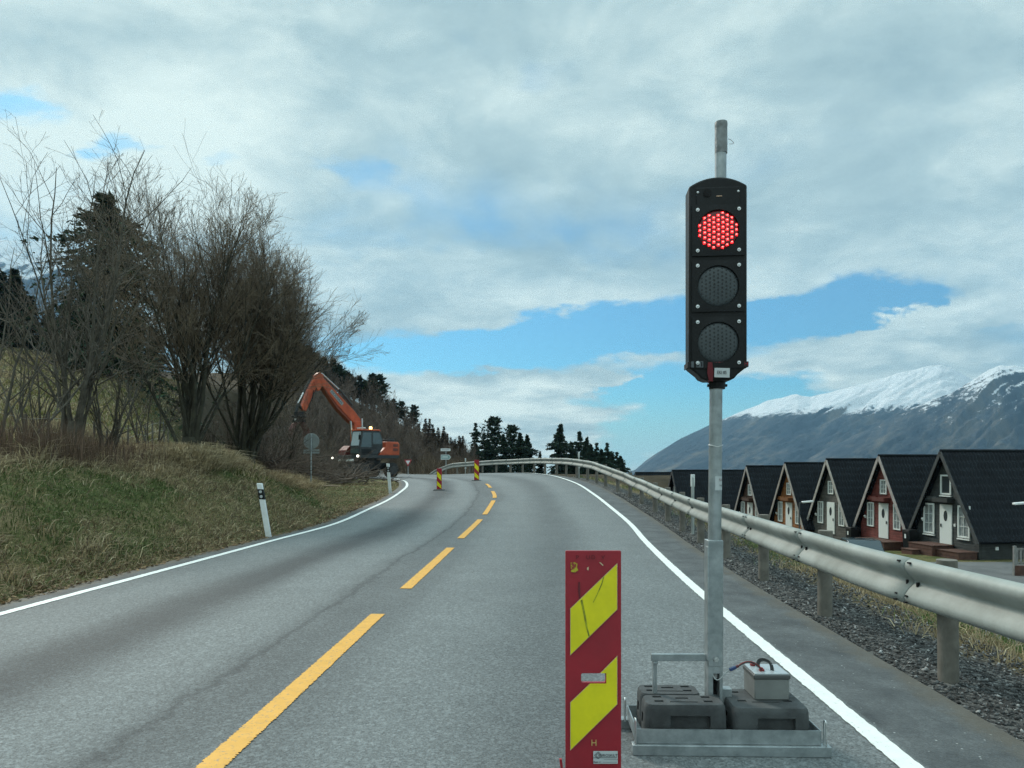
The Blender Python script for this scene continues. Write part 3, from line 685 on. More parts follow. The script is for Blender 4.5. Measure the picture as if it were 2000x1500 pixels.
def lens_unit(zc, lit):
    xl = hx; rr = .0965
    b = MB()                                              # square door with a round opening: ring of quads
    sq = .126; k = 48; ring = []; out = []
    for i in range(k):
        a = 2 * math.pi * i / k; c, s_ = math.cos(a), math.sin(a); q = sq / max(abs(c), abs(s_))
        out.append((c * q, min(max(s_ * q, -.134), .134))); ring.append((c * (rr + .004), s_ * (rr + .004)))
    bm = b.bm
    def ringv(pts, y): return [bm.verts.new((xl + p[0], y, zc + p[1])) for p in pts]
    A = ringv(out, FY + .001); B = ringv(out, FY - .008); C = ringv(ring, FY - .010); D = ringv([(p[0] * .97, p[1] * .97) for p in ring], FY + .002)
    for q1, q2 in ((A, B), (B, C), (C, D)):
        for i in range(k): bm.faces.new((q1[i], q1[(i + 1) % k], q2[(i + 1) % k], q2[i]))
    door = b.build('lens_door', M_BLACK, head, bevel=0, smooth=True, angle=30)
    b = MB()                                              # lens disc, slightly domed
    for i in range(6):
        pass
    rad = [0, .03, .055, .075, .09, .097]; dep = [-.010, -.0095, -.008, -.006, -.0035, 0]
    prev = [bm2 for bm2 in []]
    c0 = b.bm.verts.new((xl, FY + dep[0], zc)); last = None
    for r_, d_ in zip(rad[1:], dep[1:]):
        cur = [b.bm.verts.new((xl + r_ * math.cos(2 * math.pi * i / 40), FY + d_, zc + r_ * math.sin(2 * math.pi * i / 40))) for i in range(40)]
        for i in range(40):
            if last is None: b.bm.faces.new((c0, cur[i], cur[(i + 1) % 40]))
            else: b.bm.faces.new((last[i], cur[i], cur[(i + 1) % 40], last[(i + 1) % 40]))
        last = cur
    lens = b.build('lens', M_REDLENS if lit else M_LENS, head, smooth=True)
    if lit: lens['label'] = 'lit red lens of glowing dots'
    # lens cells / LEDs in a hexagonal pattern
    b = MB(); h = MB(); px_, pz_ = (.0190, .0260) if lit else (.0170, .0205); 
    for ci in range(-7, 8):
        for ri in range(-8, 9):
            x = ci * px_ * 1.14; z = (ri + (.5 if ci % 2 else 0)) * pz_ * .92
            r = math.hypot(x, z)
            if r > (.092 if lit else .089): continue
            yd = FY - .0115 + .0112 * (r / .097) ** 2
            x += random.uniform(-.0008, .0008); z += random.uniform(-.0008, .0008)
            if lit:
                if z > .083 and random.random() < .5: continue
                b.box((xl + x, yd, zc + z), (.0135, .004, .0135), Matrix.Rotation(random.uniform(-.3, .3), 3, 'Y'))
                h.sphere((xl + x + .001, yd - .002, zc + z + .0015), .0036, 8, (1.3, .5, .9))
            else:
                b.box((xl + x, yd - .0004, zc + z), (.0075, .003, .0085))
    if lit:
        b.build('led_cells', M_LED, head); h.build('led_centres', M_LEDHOT, head, smooth=True)
    else: b.build('lens_cells', M_LENSD, head)
    for sx in (-.099, .099):
        for sz in (-.100, .100):
            b = MB(); b.cyl((hx + sx, FY - .008, zc + sz), (hx + sx, FY - .013, zc + sz), .0088, 16); b.sphere((hx + sx, FY - .013, zc + sz), .0055, 8, (1, .6, 1)); b.build('screw', M_BOLT, head, smooth=True)
for py, lit in ((448, 1), (557.5, 0), (668, 0)): lens_unit(TZ(py), lit)
# strap with buckle, red lettering, red tail, paper note, collar
zs = TZ(711); b = MB(); b.box((hx, FY - .0025, zs), (2 * W + .012, .004, .026)); b.box((hx - W - .004, FY + .057, zs), (.004, .115, .026)); b.box((hx + W + .004, FY + .057, zs), (.004, .115, .026)); strap = b.build('strap', mat('black_webbing', (.02, .02, .022), .8, bump=.4, bscale=400), tl)
b = MB(); x = TX(1361); 
for (dx, dz, w, h) in ((-.014, 0, .005, .030), (.014, 0, .005, .030), (0, .013, .030, .004), (0, -.013, .030, .004), (.0, 0, .012, .022)): b.box((x + dx, FY - .008, zs + dz), (w, .005, h))
b.box((TX(1347), FY - .007, zs), (.012, .006, .030)); b.build('buckle', mat('grey_buckle', (.10, .115, .125), .4, .3), strap, bevel=.001)
M_RTXT = mat('red_print', (.28, .02, .035), .6)
lettering('VARM', .030, M_RTXT, strap, (TX(1397), FY - .0052, zs), (1, 0, 0), (0, 0, 1), .9)
lettering('H', .030, M_RTXT, strap, (TX(1450), FY - .0052, zs), (1, 0, 0), (0, 0, 1), 1.0)
b = MB(); b.prism([(-.016, .05), (.004, .05), (.010, .0), (.006, -.045), (-.012, -.040), (-.020, .0)], (TX(1383), FY - .010, TZ(727)), (1, 0, 0), (0, 0, 1), (0, -1, 0), .003); b.bar((TX(1379), FY - .011, TZ(742)), (TX(1376), FY - .011, TZ(749)), .004, .003); b.build('strap_tail', mat('dark_red_webbing', (.13, .012, .018), .8), strap)
b = MB(); b.box((TX(1403), FY - .016, TZ(728)), (.073, .0015, .046), Matrix.Rotation(R_(2), 3, 'Y')); note = b.build('paper_note', M_STICK, tl)
lettering('EKI 85', .023, M_INK, note, (TX(1402.5), FY - .0185, TZ(728)), (1, 0, -.03), (.03, 0, 1), .75)
b = MB(); b.tube([(TX(1400.5), 0, TZ(738)), (TX(1400.5), 0, TZ(760))], [.041, .038], 24); b.box((TX(1383.5), -.0, TZ(753)), (.008, .02, .012)); b.box((TX(1418), 0, TZ(753)), (.008, .02, .012)); b.build('collar', M_BLACK, tl, smooth=True)
# the head is turned on its mast to face the queue
piv = Vector((hx, .0, 0)); piv.z = CAMH; Mh = Matrix.Translation(piv) @ Matrix.Rotation(R_(-5), 4, 'Z') @ Matrix.Scale(.975, 4) @ Matrix.Translation(-piv)
for o in tl.children:
    if o.name.split('.')[0] in ('housing', 'strap', 'strap_tail', 'paper_note'): o.matrix_local = Mh
# sticker wrapped on the tube
def sticker():
    zt, zb = TZ(930), TZ(957); xc = lean(TZ(943)); V = []; F = []
    angs = np.linspace(R_(-105), R_(0), 10); r = .0322
    for a in angs:
        for z in (zt, zb): V.append((xc + r * math.cos(a), r * math.sin(a), z))
    for i in range(9): F.append((2 * i, 2 * i + 1, 2 * i + 3, 2 * i + 2))
    st = link('sticker', np_mesh('sticker', V, F, True), M_STICK, tl)
    def bend(o):
        for v in o.data.vertices:
            a = R_(-90) + (v.co.x - (xc - .006)) / r; rr = r + .0008
            v.co = Vector((xc + rr * math.cos(a), rr * math.sin(a), v.co.z))
    o = lettering('SAFE', .018, M_INKR, st, (xc + .024, 0, TZ(937.2)), (1, 0, 0), (0, 0, 1), 1.1); bend(o)
    o = lettering('TRAFIKK', .010, M_INK, st, (xc + .024, 0, TZ(948)), (1, 0, 0), (0, 0, 1), 1.0); bend(o)
sticker()
# side handle on the mast
b = MB(); zt = TZ(1283); b.bar((TX(1271), -.005, zt), (TX(1380), -.005, zt), .018, .034); b.build('handle_bar', M_GALV, tl, bevel=.002)
b = MB(); b.bar((TX(1278.5), 0, zt - .015), (TX(1278.5), 0, .10), .020, .020); b.box((TX(1279), -.004, zt - .026), (.026, .026, .012)); b.build('handle_upright', M_GALV, tl, bevel=.002)
b = MB(); b.cyl((xw + .006, -.012, TZ(1302)), (xw + .006, -.012, TZ(1322)), .010, 14); b.build('connector_block', mat('grey_white_plastic', (.42, .42, .42), .5), tl, smooth=True)
b = MB(); b.box((xw + .003, .018, .272), (.036, .004, .125)); b.build('wiring_recess', M_HOLE, tl)

# rubber weights in the tray
def weight(name_label, cx, cy, sx, sy, z0, h, slot=True):
    t = thing('rubber_weight', name_label, 'ballast block', TL + Vector((cx, cy, z0)), yaw, 'rubber ballast blocks in the light base')
    b = MB(); k = 8; rc = .035; poly = []
    for (qx, qy, a0) in ((1, 1, 0), (-1, 1, 90), (-1, -1, 180), (1, -1, 270)):
        for a in np.linspace(a0, a0 + 90, k): poly.append((qx * (sx / 2 - rc) + rc * math.cos(R_(a)), qy * (sy / 2 - rc) + rc * math.sin(R_(a))))
    def ring(z, s_): return [b.bm.verts.new((p[0] * s_, p[1] * s_, z)) for p in poly]
    prof = [(0, .985), (h * .26, .985), (h * .29, .97), (h * .32, 1.0), (h * .84, .982), (h * .94, .965), (h, .93)]
    rs = [ring(z, s_) for z, s_ in prof]
    for r1, r2 in zip(rs, rs[1:]):
        for i in range(len(poly)): b.bm.faces.new((r1[i], r1[(i + 1) % len(poly)], r2[(i + 1) % len(poly)], r2[i]))
    b.bm.faces.new(rs[-1]); b.bm.faces.new(list(reversed(rs[0])))
    bo = b.build('body', M_RUB, t)
    cut = MB()                                            # moulded holes and grips are cut out of the block
    for (c_, s_) in (((-.30 * sx, -.12 * sy), (.042, .024)), ((.30 * sx, -.12 * sy), (.042, .024)), ((-.30 * sx, .30 * sy), (.042, .024)), ((.30 * sx, .30 * sy), (.042, .024)), ((0, -.18 * sy), (.13, .012)), ((0, .18 * sy), (.06, .018))):
        cut.box((c_[0], c_[1], h), (s_[0], s_[1], .05))
    cut.box((.02, -sy / 2, h * .50), (sx * .48, .05, h * .40)); cut.box((-sx / 2, 0, h * .5), (.05, sy * .3, h * .3))
    cu = cut.build('cutter', M_RUB, t); bm_ = bo.modifiers.new('holes', 'BOOLEAN'); bm_.object = cu; bm_.operation = 'DIFFERENCE'; bm_.solver = 'EXACT'; bm_.use_self = True
    dg = bpy.context.evaluated_depsgraph_get(); dg.update(); me = bpy.data.meshes.new_from_object(bo.evaluated_get(dg)); bo.modifiers.clear(); bo.data = me; me.name = 'body'; bpy.data.objects.remove(cu)
    me.polygons.foreach_set('use_smooth', np.ones(len(me.polygons), bool)); me.set_sharp_from_angle(angle=R_(40))
    return t
weight('black rubber ballast block at the front left of the tray beside the marker panel', -.174, -.108, .384, .150, .057, .166)
weight('black rubber ballast block behind the front left one, under the handle upright', -.208, .052, .300, .150, .057, .166)
weight('black rubber ballast block carrying the grey battery', .228, -.030, .360, .305, .057, .148)

# battery
bt = thing('battery', 'grey lead battery with a dark lid strip and carry strap on the rubber block', 'battery', TL + Vector((.268, .028, .2055)), R_(-1))
M_BATT = mat('grey_battery_case', (.22, .235, .228), .6, col2=(.17, .18, .175), vscale=7)
b = MB(); b.box((0, 0, .050), (.166, .170, .100), taper=1.02); b.build('case', M_BATT, bt, bevel=.005)
b = MB(); b.box((0, 0, .110), (.176, .180, .020)); b.build('lid_band', mat('dark_grey_lid', (.075, .08, .08), .5), bt, bevel=.004)
b = MB(); b.box((0, 0, .123), (.164, .168, .008)); lid = b.build('lid', mat('pale_battery_lid', (.36, .40, .42), .22), bt, bevel=.003)
b = MB(); pts = [(-.03, .03, .122)] + [(-.03 + .024 * (1 - math.cos(a)), .03 - .03 * (1 - math.cos(a)), .130 + .040 * math.sin(a) ** .6) for a in np.linspace(.15, math.pi - .15, 11)] + [(.02, -.032, .122)]
for p, q in zip(pts, pts[1:]): b.bar(p, q, .018, .003, up=(.5, .5, .3))
b.build('carry_strap', mat('dark_strap', (.05, .055, .055), .7), bt)
M_REDW = mat('red_cable', (.20, .02, .02), .5); M_GREYW = mat('grey_cable', (.30, .32, .32), .5); M_BLKW = mat('black_cable', (.02, .02, .02), .5)
for (x, y, m) in ((-.05, .05, M_REDW), (-.035, -.04, M_REDW)):
    b = MB(); b.box((x, y, .131), (.022, .02, .012)); b.cyl((x, y, .132), (x, y, .144), .006, 10); b.build('terminal', m, bt, bevel=.001)
cb = thing('power_cable', 'thin cable with a blue connector looping from mast to battery', 'cable', TL)
def TP(px, py, y): return Vector(((px - 1000) * (3.5 + y) / FPX - TL.x, y, CAMH + (HOR - py) * (3.5 + y) / FPX))
def curve(pts, n=24): 
    c = catmull([Vector(p) for p in pts], 8); return [tuple(q) for q in c]
b = MB(); b.tube(curve([TP(1393, 1318, -.03), TP(1396, 1325, -.05), TP(1402, 1328, -.06), TP(1409, 1324, -.06), TP(1416, 1316, -.055), TP(1424, 1309, -.05)]), .0032, 8); b.build('grey_lead', M_GREYW, cb, smooth=True)
b = MB(); b.bar(TP(1425, 1308.5, -.05), TP(1437, 1303, -.045), .014, .014); b.build('connector', mat('blue_connector', (.03, .06, .16), .35), cb, bevel=.002)
b = MB(); b.bar(TP(1437, 1303, -.045), TP(1442, 1300, -.044), .012, .012); b.build('red_connector', mat('dark_red_connector', (.10, .02, .03), .4), cb, bevel=.002)
b = MB(); b.tube(curve([TP(1441, 1301, -.045), TP(1450, 1295, -.04), TP(1461, 1292, -.03), TP(1472, 1294, -.01), TP(1481, 1300, 0), TP(1487, 1305, .0)]), .0028, 8); b.build('red_lead', M_REDW, cb, smooth=True)
b = MB(); b.tube(curve([TP(1441, 1302, -.047), TP(1451, 1296.5, -.042), TP(1462, 1293.5, -.032), TP(1474, 1297, -.012), TP(1484, 1305, -.02), TP(1487, 1309, -.02)]), .0026, 8); b.build('black_lead', M_BLKW, cb, smooth=True)

# ------------------------------------------------------------------ marker panel in the foreground
def marker_near():
    Y0 = 2.90; sc = Y0 / FPX
    t = thing('marker_panel', 'large red marker panel with two yellow slanting stripes and a slot, beside the traffic light', 'marker panel', (.0, Y0, 0))
    X = lambda px: (px - 1000) * sc
    Z = lambda py: CAMH + (HOR - py) * sc
    x0, x1, zt, zb = X(1105), X(1212), Z(1076), .012
    hx0, hx1, hz0, hz1 = X(1134), X(1183), Z(1332.5), Z(1313.5); rr = .008
    c = bpy.data.curves.new('panel', 'CURVE'); c.dimensions = '2D'; c.fill_mode = 'BOTH'; c.extrude = .006; c.bevel_depth = .0015
    def poly(pts):
        s = c.splines.new('POLY'); s.points.add(len(pts) - 1); s.use_cyclic_u = True
        for p, q in zip(s.points, pts): p.co = (q[0], q[1], 0, 1)
    def rrect(a0, b0, a1, b1, r, k=5):
        o = []
        for (cx, cy, s0) in ((a1 - r, b1 - r, 0), (a0 + r, b1 - r, 90), (a0 + r, b0 + r, 180), (a1 - r, b0 + r, 270)):
            for a in np.linspace(s0, s0 + 90, k): o.append((cx + r * math.cos(R_(a)), cy + r * math.sin(R_(a))))
        return o
    poly(rrect(x0, zb, x1, zt, .003)); poly(list(reversed(rrect(hx0, hz0, hx1, hz1, rr))))
    o = bpy.data.objects.new('panel', c); COL.objects.link(o); dg = bpy.context.evaluated_depsgraph_get(); dg.update()
    me = bpy.data.meshes.new_from_object(o.evaluated_get(dg)); bpy.data.objects.remove(o)
    me.transform(Matrix.Rotation(R_(90), 4, 'X')); me.name = 'panel'; me.materials.clear()
    pn = link('panel', me, M_REDP, t)
    def sheet(name, pts, m, y, par):
        b = MB(); b.prism([(X(p[0]), Z(p[1])) for p in pts], (0, y, 0), (1, 0, 0), (0, 0, 1), (0, -1, 0), .0006); return b.build(name, m, par)
    A = [(1204, 1101), (1204, 1188.5), (1114, 1276.5), (1114, 1187.5)]
    B = [(1114, 1370), (1152.3, 1333), (1183.2, 1333), (1183.2, 1313), (1172.5, 1313), (1204, 1281), (1204, 1373), (1114, 1461.5)]
    Ae = [(1204.9, 1098.6), (1204.9, 1189), (1113.1, 1278.6), (1113.1, 1187)]
    Be = [(1113.1, 1369.5), (1151.3, 1333), (1151.3, 1333.6), (1183.2, 1333.2), (1183.4, 1312.8), (1171.3, 1312.8), (1204.9, 1278.8), (1204.9, 1373.5), (1113.1, 1463.7)]
    for P_, E_ in ((A, Ae), (B, Be)):
        s = sheet('stripe', P_, M_YELP, -.0140, t); sheet('stripe_edge', E_, M_PALE, -.0128, s)
    # worn patches, smears and ghost letters
    s = sheet('worn_patch', [(1114, 1098), (1121, 1097), (1127, 1100), (1126.5, 1108), (1129, 1113), (1123, 1117), (1115, 1116)], mat('flaked_yellow', (.48, .42, .03), .5, col2=(.30, .04, .03), vscale=55, lo=.42, hi=.5), -.0128, t)
    sheet('worn_patch', [(1169, 1097), (1173, 1098), (1178, 1103), (1176, 1104), (1172, 1100)], M_PALE, -.0128, t)
    sheet('worn_patch', [(1145.5, 1108), (1149, 1106), (1149, 1113), (1146, 1112)], M_PALE, -.0128, t)
    M_SMEAR = mat('rubber_smear', (.15, .16, .018), .6, col2=(.42, .44, .012), vscale=22, lo=.4, hi=.6)
    sheet('smear', [(1133, 1172), (1136.5, 1169), (1143, 1200), (1147, 1225), (1151, 1240), (1149, 1242.5), (1143, 1222), (1139, 1200)], M_SMEAR, -.0150, t)
    sheet('smear', [(1177, 1126), (1179.5, 1124), (1175, 1140), (1166, 1160), (1158, 1176), (1157, 1175), (1165, 1159), (1174, 1138)], M_SMEAR, -.0150, t)
    M_SMR = mat('dark_red_smear', (.13, .015, .022), .6)
    sheet('smear', [(1129, 1136), (1132, 1135), (1132.5, 1155), (1133, 1166), (1130.5, 1168), (1128.5, 1152)], M_SMR, -.0128, t)
    for (x, ch) in ((1127, 'P'), (1148, 'U'), (1158, 'D'), (1177, 'V')): lettering(ch, .023, M_SMR, t, (X(x), -.0128, Z(1088)), (1, 0, 0), (0, 0, 1))
    lettering('H', .036, mat('pale_yellow_print', (.62, .42, .16), .5), t, (X(1159.4), -.0128, Z(1449)), (1, 0, 0), (0, 0, 1), .95)
    lb = sheet('maker_label', [(1158, 1464.3), (1205.5, 1464.3), (1205.5, 1489), (1158, 1489)], M_STICK, -.0128, t)
    lettering('EUROSKILT', .0155, M_INK, lb, (X(1186.5), -.0142, Z(1473)), (1, 0, 0), (0, 0, 1), .98)
    lettering('Dato nr.', .0095, M_INK, lb, (X(1166), -.0142, Z(1485.5)), (1, 0, 0), (0, 0, 1))
    b = MB(); b.box((X(1181), -.0142, Z(1477.2)), (.094, .0004, .0018)); b.box((X(1192), -.0142, Z(1480.6)), (.055, .0004, .0008)); b.box((X(1190), -.0142, Z(1486)), (.055, .0004, .0008))
    for s_ in (1.0, .62):
        cx, cz, r = X(1167.5), Z(1472.5), .0145 * s_
        q = [(cx + r * 1.05, cz), (cx, cz + r), (cx - r * 1.05, cz), (cx, cz - r)]
        for i in range(4):
            if i in (3,) and s_ < 1: continue
            b.bar((q[i][0], -.0143, q[i][1]), (q[(i + 1) % 4][0], -.0143, q[(i + 1) % 4][1]), .0015, .0005, up=(0, 1, 0))
    b.build('label_print', M_INK, lb)
    b = MB(); b.box((X(1158.5), .004, .012), (.34, .20, .024)); b.build('foot', M_RUB, t, bevel=.01)
    b = MB(); b.bar((X(1094), -.02, Z(1478)), (X(1103), -.02, .02), .010, .012); b.build('foot_bracket', M_REDP, t)
marker_near()

def marker_far(name_label, px, py, Y, hgt, rz, src=None):
    p = P(px, py, Y)
    t = thing('marker_panel', name_label, 'marker panel', p, rz, 'small marker panels standing in the left lane')
    w = .245 * hgt; z0 = .085 * hgt
    b = MB(); b.box((0, 0, z0 + hgt / 2), (w, .03, hgt)); b.build('panel', M_REDP, t, bevel=.004)
    f = lambda pts: [((a - .5) * w * .86, z0 + hgt * c) for a, c in pts]
    for pts in (((0, .86), (1, .66), (1, .40), (0, .62)), ((0, .40), (1, .19), (1, .03), (0, .18))):
        b = MB(); b.prism(f(pts), (0, -.0155, 0), (1, 0, 0), (0, 0, 1), (0, -1, 0), .002); b.build('stripe', M_YELP, t)
    b = MB(); b.box((0, 0, .042 * hgt), (w * 2.0, .42, .085 * hgt), taper=.86); b.build('foot', M_RUB, t, bevel=.015)
marker_far('red and yellow marker panel in the lane, nearer one beside the white edge line', 858, 959, 27.5, .80, R_(-12))
marker_far('red and yellow marker panel beyond the end of the yellow centre line', 931, 941, 33.4, .94, R_(-9))

# ------------------------------------------------------------------ guard rail
RP = []
for x, y in ((3.40, -5), (3.06, 0), (2.80, 4.67), (2.86, 6.6), (2.985, 8.5), (3.13, 10.5), (3.27, 12.4), (3.42, 14.4)): RP.append(Vector((x, y, -.08 if y < 13 else -.065)))
RP += [P(1288, 1010, 17.7), P(1261, 992, 19.8), P(1241, 981, 21.4), P(1224, 970, 23.0), P(1207, 961.5, 24.4), P(1191.6, 954, 25.6), P(1176, 946.5, 27.1), P(1161, 939, 28.9),
       P(1144, 934, 30.8), P(1124, 929.3, 32.7), P(1104, 926, 34.6), P(1086, 924.3, 36.5), P(1064, 922.7, 38.4), P(1043, 921.8, 40.3), P(1022, 921.6, 42.1), P(1000, 921.8, 43.9),
       P(975, 922, 45.5), P(951, 922.8, 47.1), P(925, 923.8, 48.8), P(900, 925, 50.6), P(878, 926.2, 52.2), P(862, 926.8, 53.4), P(849, 927.2, 54.4), P(841, 927.8, 55.2)]
Rl = catmull(RP, 10); Rs = np.concatenate([[0], np.cumsum(np.linalg.norm(np.diff(Rl[:, :2], axis=0), axis=1))])
def rail_at(s):
    p = np.array([np.interp(s, Rs, Rl[:, k]) for k in range(3)]); q = np.array([np.interp(s + .15, Rs, Rl[:, k]) for k in range(3)]); r = np.array([np.interp(s - .15, Rs, Rl[:, k]) for k in range(3)])
    t = q - r; t[2] = 0; t /= np.linalg.norm(t); return p, t, np.array([-t[1], t[0], 0])       # n points to the road
s0 = float(np.interp(4.67, Rl[:40, 1], Rs[:40])); SE = Rs[-1] - .2
gr = thing('guard_rail', 'long weathered steel guard rail on round wooden posts curving along the right verge', 'guard rail', (0, 0, 0))
prof = [(.010, 0.7617), (.000, 0.7692), (.026, 0.7720), (.052, 0.7626), (.070, 0.7447), (.076, 0.7222), (.071, 0.7006), (.046, 0.6658), (.016, 0.6376), (.006, 0.6263), (.006, 0.6037), (.016, 0.5925), (.046, 0.5643), (.071, 0.5295), (.076, 0.5079), (.070, 0.4853), (.052, 0.4674), (.026, 0.4590), (.000, 0.4627), (.010, 0.4703)]
M_RAIL = mat('weathered_rail_zinc', (.345, .372, .352), .62, .08, col2=(.255, .277, .258), vscale=2.0, bump=.06, bscale=20, bdist=.004, lo=.3, hi=.75)
# vertical dirt streaks and pale scuffs on the zinc
def rail_detail(mt):
    nt = mt.node_tree; N = nt.nodes; L = nt.links; b = N['Principled BSDF']; src = b.inputs['Base Color'].links[0].from_socket
    tc = N.new('ShaderNodeTexCoord'); mp = N.new('ShaderNodeMapping'); mp.inputs['Scale'].default_value = (2.2, 2.2, 1.2); L.new(tc.outputs['Object'], mp.inputs[0])
    n = N.new('ShaderNodeTexNoise'); n.inputs['Scale'].default_value = 1.6; n.inputs['Detail'].default_value = 8; n.inputs['Roughness'].default_value = .7; L.new(mp.outputs[0], n.inputs['Vector'])
    r = N.new('ShaderNodeValToRGB'); r.color_ramp.elements[0].position = .3; r.color_ramp.elements[0].color = (.80, .79, .76, 1); r.color_ramp.elements[1].position = .62; r.color_ramp.elements[1].color = (1.06, 1.06, 1.06, 1); L.new(n.outputs['Fac'], r.inputs[0])
    mu = N.new('ShaderNodeVectorMath'); mu.operation = 'MULTIPLY'; L.new(src, mu.inputs[0]); L.new(r.outputs[0], mu.inputs[1]); L.new(mu.outputs[0], b.inputs['Base Color'])
rail_detail(M_RAIL)
def beam(sa, sb, end=False):
    ss = np.arange(sa, sb + .16, .25); V = []; 
    for i, s in enumerate(ss):
        p, t, n = rail_at(s); k = i / max(1, len(ss) - 1)
        off = .055 + .006 * (1 - k); drop = 0
        if end: drop = -.62 * max(0, (s - (SE - 4.2)) / 4.2) ** 1.5
        for (a, z) in prof: V.append(p + n * (a + off) + np.array([0, 0, z + drop]))
    m_ = len(prof); F = []
    for i in range(len(ss) - 1):
        for j in range(m_ - 1): F.append((i * m_ + j, i * m_ + j + 1, (i + 1) * m_ + j + 1, (i + 1) * m_ + j))
    o = link('beam', np_mesh('beam', V, F, True), M_RAIL, gr); so = o.modifiers.new('thickness', 'SOLIDIFY'); so.thickness = .004; so.offset = 0
    return o
edges = [s0 - 6.0] + [s0 - 1.8 + 2.0 * k for k in range(0, 60)]
edges = [e for e in edges if e < SE - 1.5] + [SE]
for k in range(len(edges) - 1):
    bo = beam(edges[k], edges[k + 1] + (.16 if k < len(edges) - 2 else 0), end=(edges[k + 1] > SE - 4))
    if 0 < k < 9:                                         # splice bolts and slots at the joint
        for ds in (-.06, .06):
            for (a, z) in ((.066, .752), (.006, .606), (.064, .524), (.074, .482)):
                p, t, n = rail_at(edges[k] + ds + (.03 if z < .55 else 0)); c = p + n * (a + .068) + np.array([0, 0, z]); bb = MB()
                q = Matrix((Vector(t), Vector(n), Vector((0, 0, 1)))).transposed(); bb.box(c, (.024 if z != .606 else .012, .018, .010 if z != .606 else .030), q); bb.build('bolt', M_HOLE, bo)
k = -1
s = s0 - 2
npost = 0
while s < SE - .6:
    p, t, n = rail_at(s); h = .80 if s < SE - 4.2 else max(.25, .80 - .62 * ((s - (SE - 4.2)) / 4.2) ** 1.5)
    zz = Hs(p[0], p[1]); bb = MB(); r = .062 + random.uniform(-.004, .004); tl_ = random.uniform(-.012, .012)
    top = p[2] + h - .008
    bb.tube([(p[0] - n[0] * .045, p[1] - n[1] * .045, zz - .25), (p[0] - n[0] * .045 + tl_ * .3, p[1] - n[1] * .045, zz + .3), (p[0] - n[0] * .045 + tl_, p[1] - n[1] * .045, top)], r, 18)
    bb.build('post', M_WOODP, gr, smooth=True, angle=50)
    s += 2.0; npost += 1

# ------------------------------------------------------------------ delineator posts
M_REFL = mat('grey_reflector', (.42, .45, .45), .3)
def delineator(lbl, p, h, w, tilt, rz, grp='white roadside posts'):
    t = thing('delineator_post', lbl, 'delineator post', p, rz, grp); t.rotation_euler = (0, tilt, rz)
    b = MB(); b.prism([(-w / 2, -.1), (w / 2, -.1), (w / 2, h - .02), (-w / 2, h)], (0, -.03, 0), (1, 0, 0), (0, 0, 1), (0, 1, 0), .055); b.build('post', M_WHITEP, t, bevel=.012)
    b = MB(); b.prism([(-w / 2 - .002, h * .73), (w / 2 + .002, h * .71), (w / 2 + .002, h * .885), (-w / 2 - .002, h * .905)], (0, -.033, 0), (1, 0, 0), (0, 0, 1), (0, 1, 0), .061); band = b.build('black_band', M_BLACK, t, bevel=.008)
    for k in (.77, .85):
        b = MB(); b.cyl((0, -.034, h * k), (0, -.040, h * k), w * .27, 18); b.build('reflector', M_REFL, t)
    return t
q = P(526.5, 1047, 13.0); q.z = Hs(q.x, q.y) - .01
delineator('white post with a black band and two round reflectors leaning left on the grass verge', q, 1.10, .100, R_(-9.5), 0)
q = P(762.5, 956, 27.0); q.z = Hs(q.x, q.y) - .01
delineator('white post at the inside of the bend in front of the orange excavator', q, 1.22, .115, R_(-4.5), 0)
def rail_post(lbl, px, s):
    p, t, n = rail_at(s); t_ = thing('rail_marker', lbl, 'delineator post', Vector(p) - Vector(n) * .16, 0, 'white posts behind the guard rail')
    t_.location.z = min(Hs(*(t_.location[:2])), p[2])
    b = MB(); b.tube([(0, 0, -.05), (0, 0, 1.12)], .032, 12); b.build('post', M_GALV2, t_, smooth=True)
    b = MB(); b.box((0, 0, 1.06), (.075, .05, .24)); b.box((0, 0, .50), (.10, .05, .14)); b.build('marker_cap', M_WHITEP, t_, bevel=.006)
def s_of_px(px, lo, hi):
    ss = np.linspace(lo, hi, 400); pr = np.array([rail_at(s)[0] for s in ss]); return float(ss[np.argmin(abs(1000 + FPX * pr[:, 0] / pr[:, 1] - px))])
rail_post('white marker post behind the rail, left of the traffic light pole', 1338, s_of_px(1337, s0 + 6, s0 + 14))
rail_post('slim white marker post rising above the middle of the rail bend', 1124, s_of_px(1124, s0 + 20, s0 + 34))
rail_post('slim white marker post behind the far end of the rail by the blue-white signs', 905, s_of_px(905, s0 + 40, SE))

# ------------------------------------------------------------------ signs
M_SIGNB = mat('grey_sign_back', (.30, .335, .335), .55, .2, var=.1, vscale=5)
p = P(607.5, 962, 27.0); p.z = Hs(p.x, p.y) - .02; k = 27.0 / FPX
t = thing('round_sign', 'back of a round traffic sign on a steel post with a small plate below', 'traffic sign', p)
b = MB(); b.tube([(0, 0, -.1), (0, 0, CAMH + (HOR - 848) * k - p.z)], .032, 12); b.build('post', M_GALV, t, smooth=True)
zc = CAMH + (HOR - 861.5) * k - p.z; b = MB(); b.cyl((0, .035, zc), (0, .055, zc), .30, 40); b.build('disc', M_SIGNB, t, bevel=.004)
zc = CAMH + (HOR - 881.5) * k - p.z; b = MB(); b.box((0, .045, zc + .045), (.60, .015, .075)); b.box((0, .045, zc - .045), (.60, .015, .075)); b.build('plate', M_SIGNB, t)
p = P(797, 933, 58); p.z = min(p.z, Hs(p.x, p.y)); k = 58 / FPX
t = thing('yield_sign', 'small triangular give way sign with a red border far up the road', 'traffic sign', p)
b = MB(); b.tube([(0, 0, -.1), (0, 0, CAMH + (HOR - 899) * k - p.z)], .035, 10); b.build('post', M_GALV, t)
zc = CAMH + (HOR - 902.3) * k - p.z; tri = lambda r: [(r * math.cos(R_(a)), r * math.sin(R_(a))) for a in (30, 150, 270)]
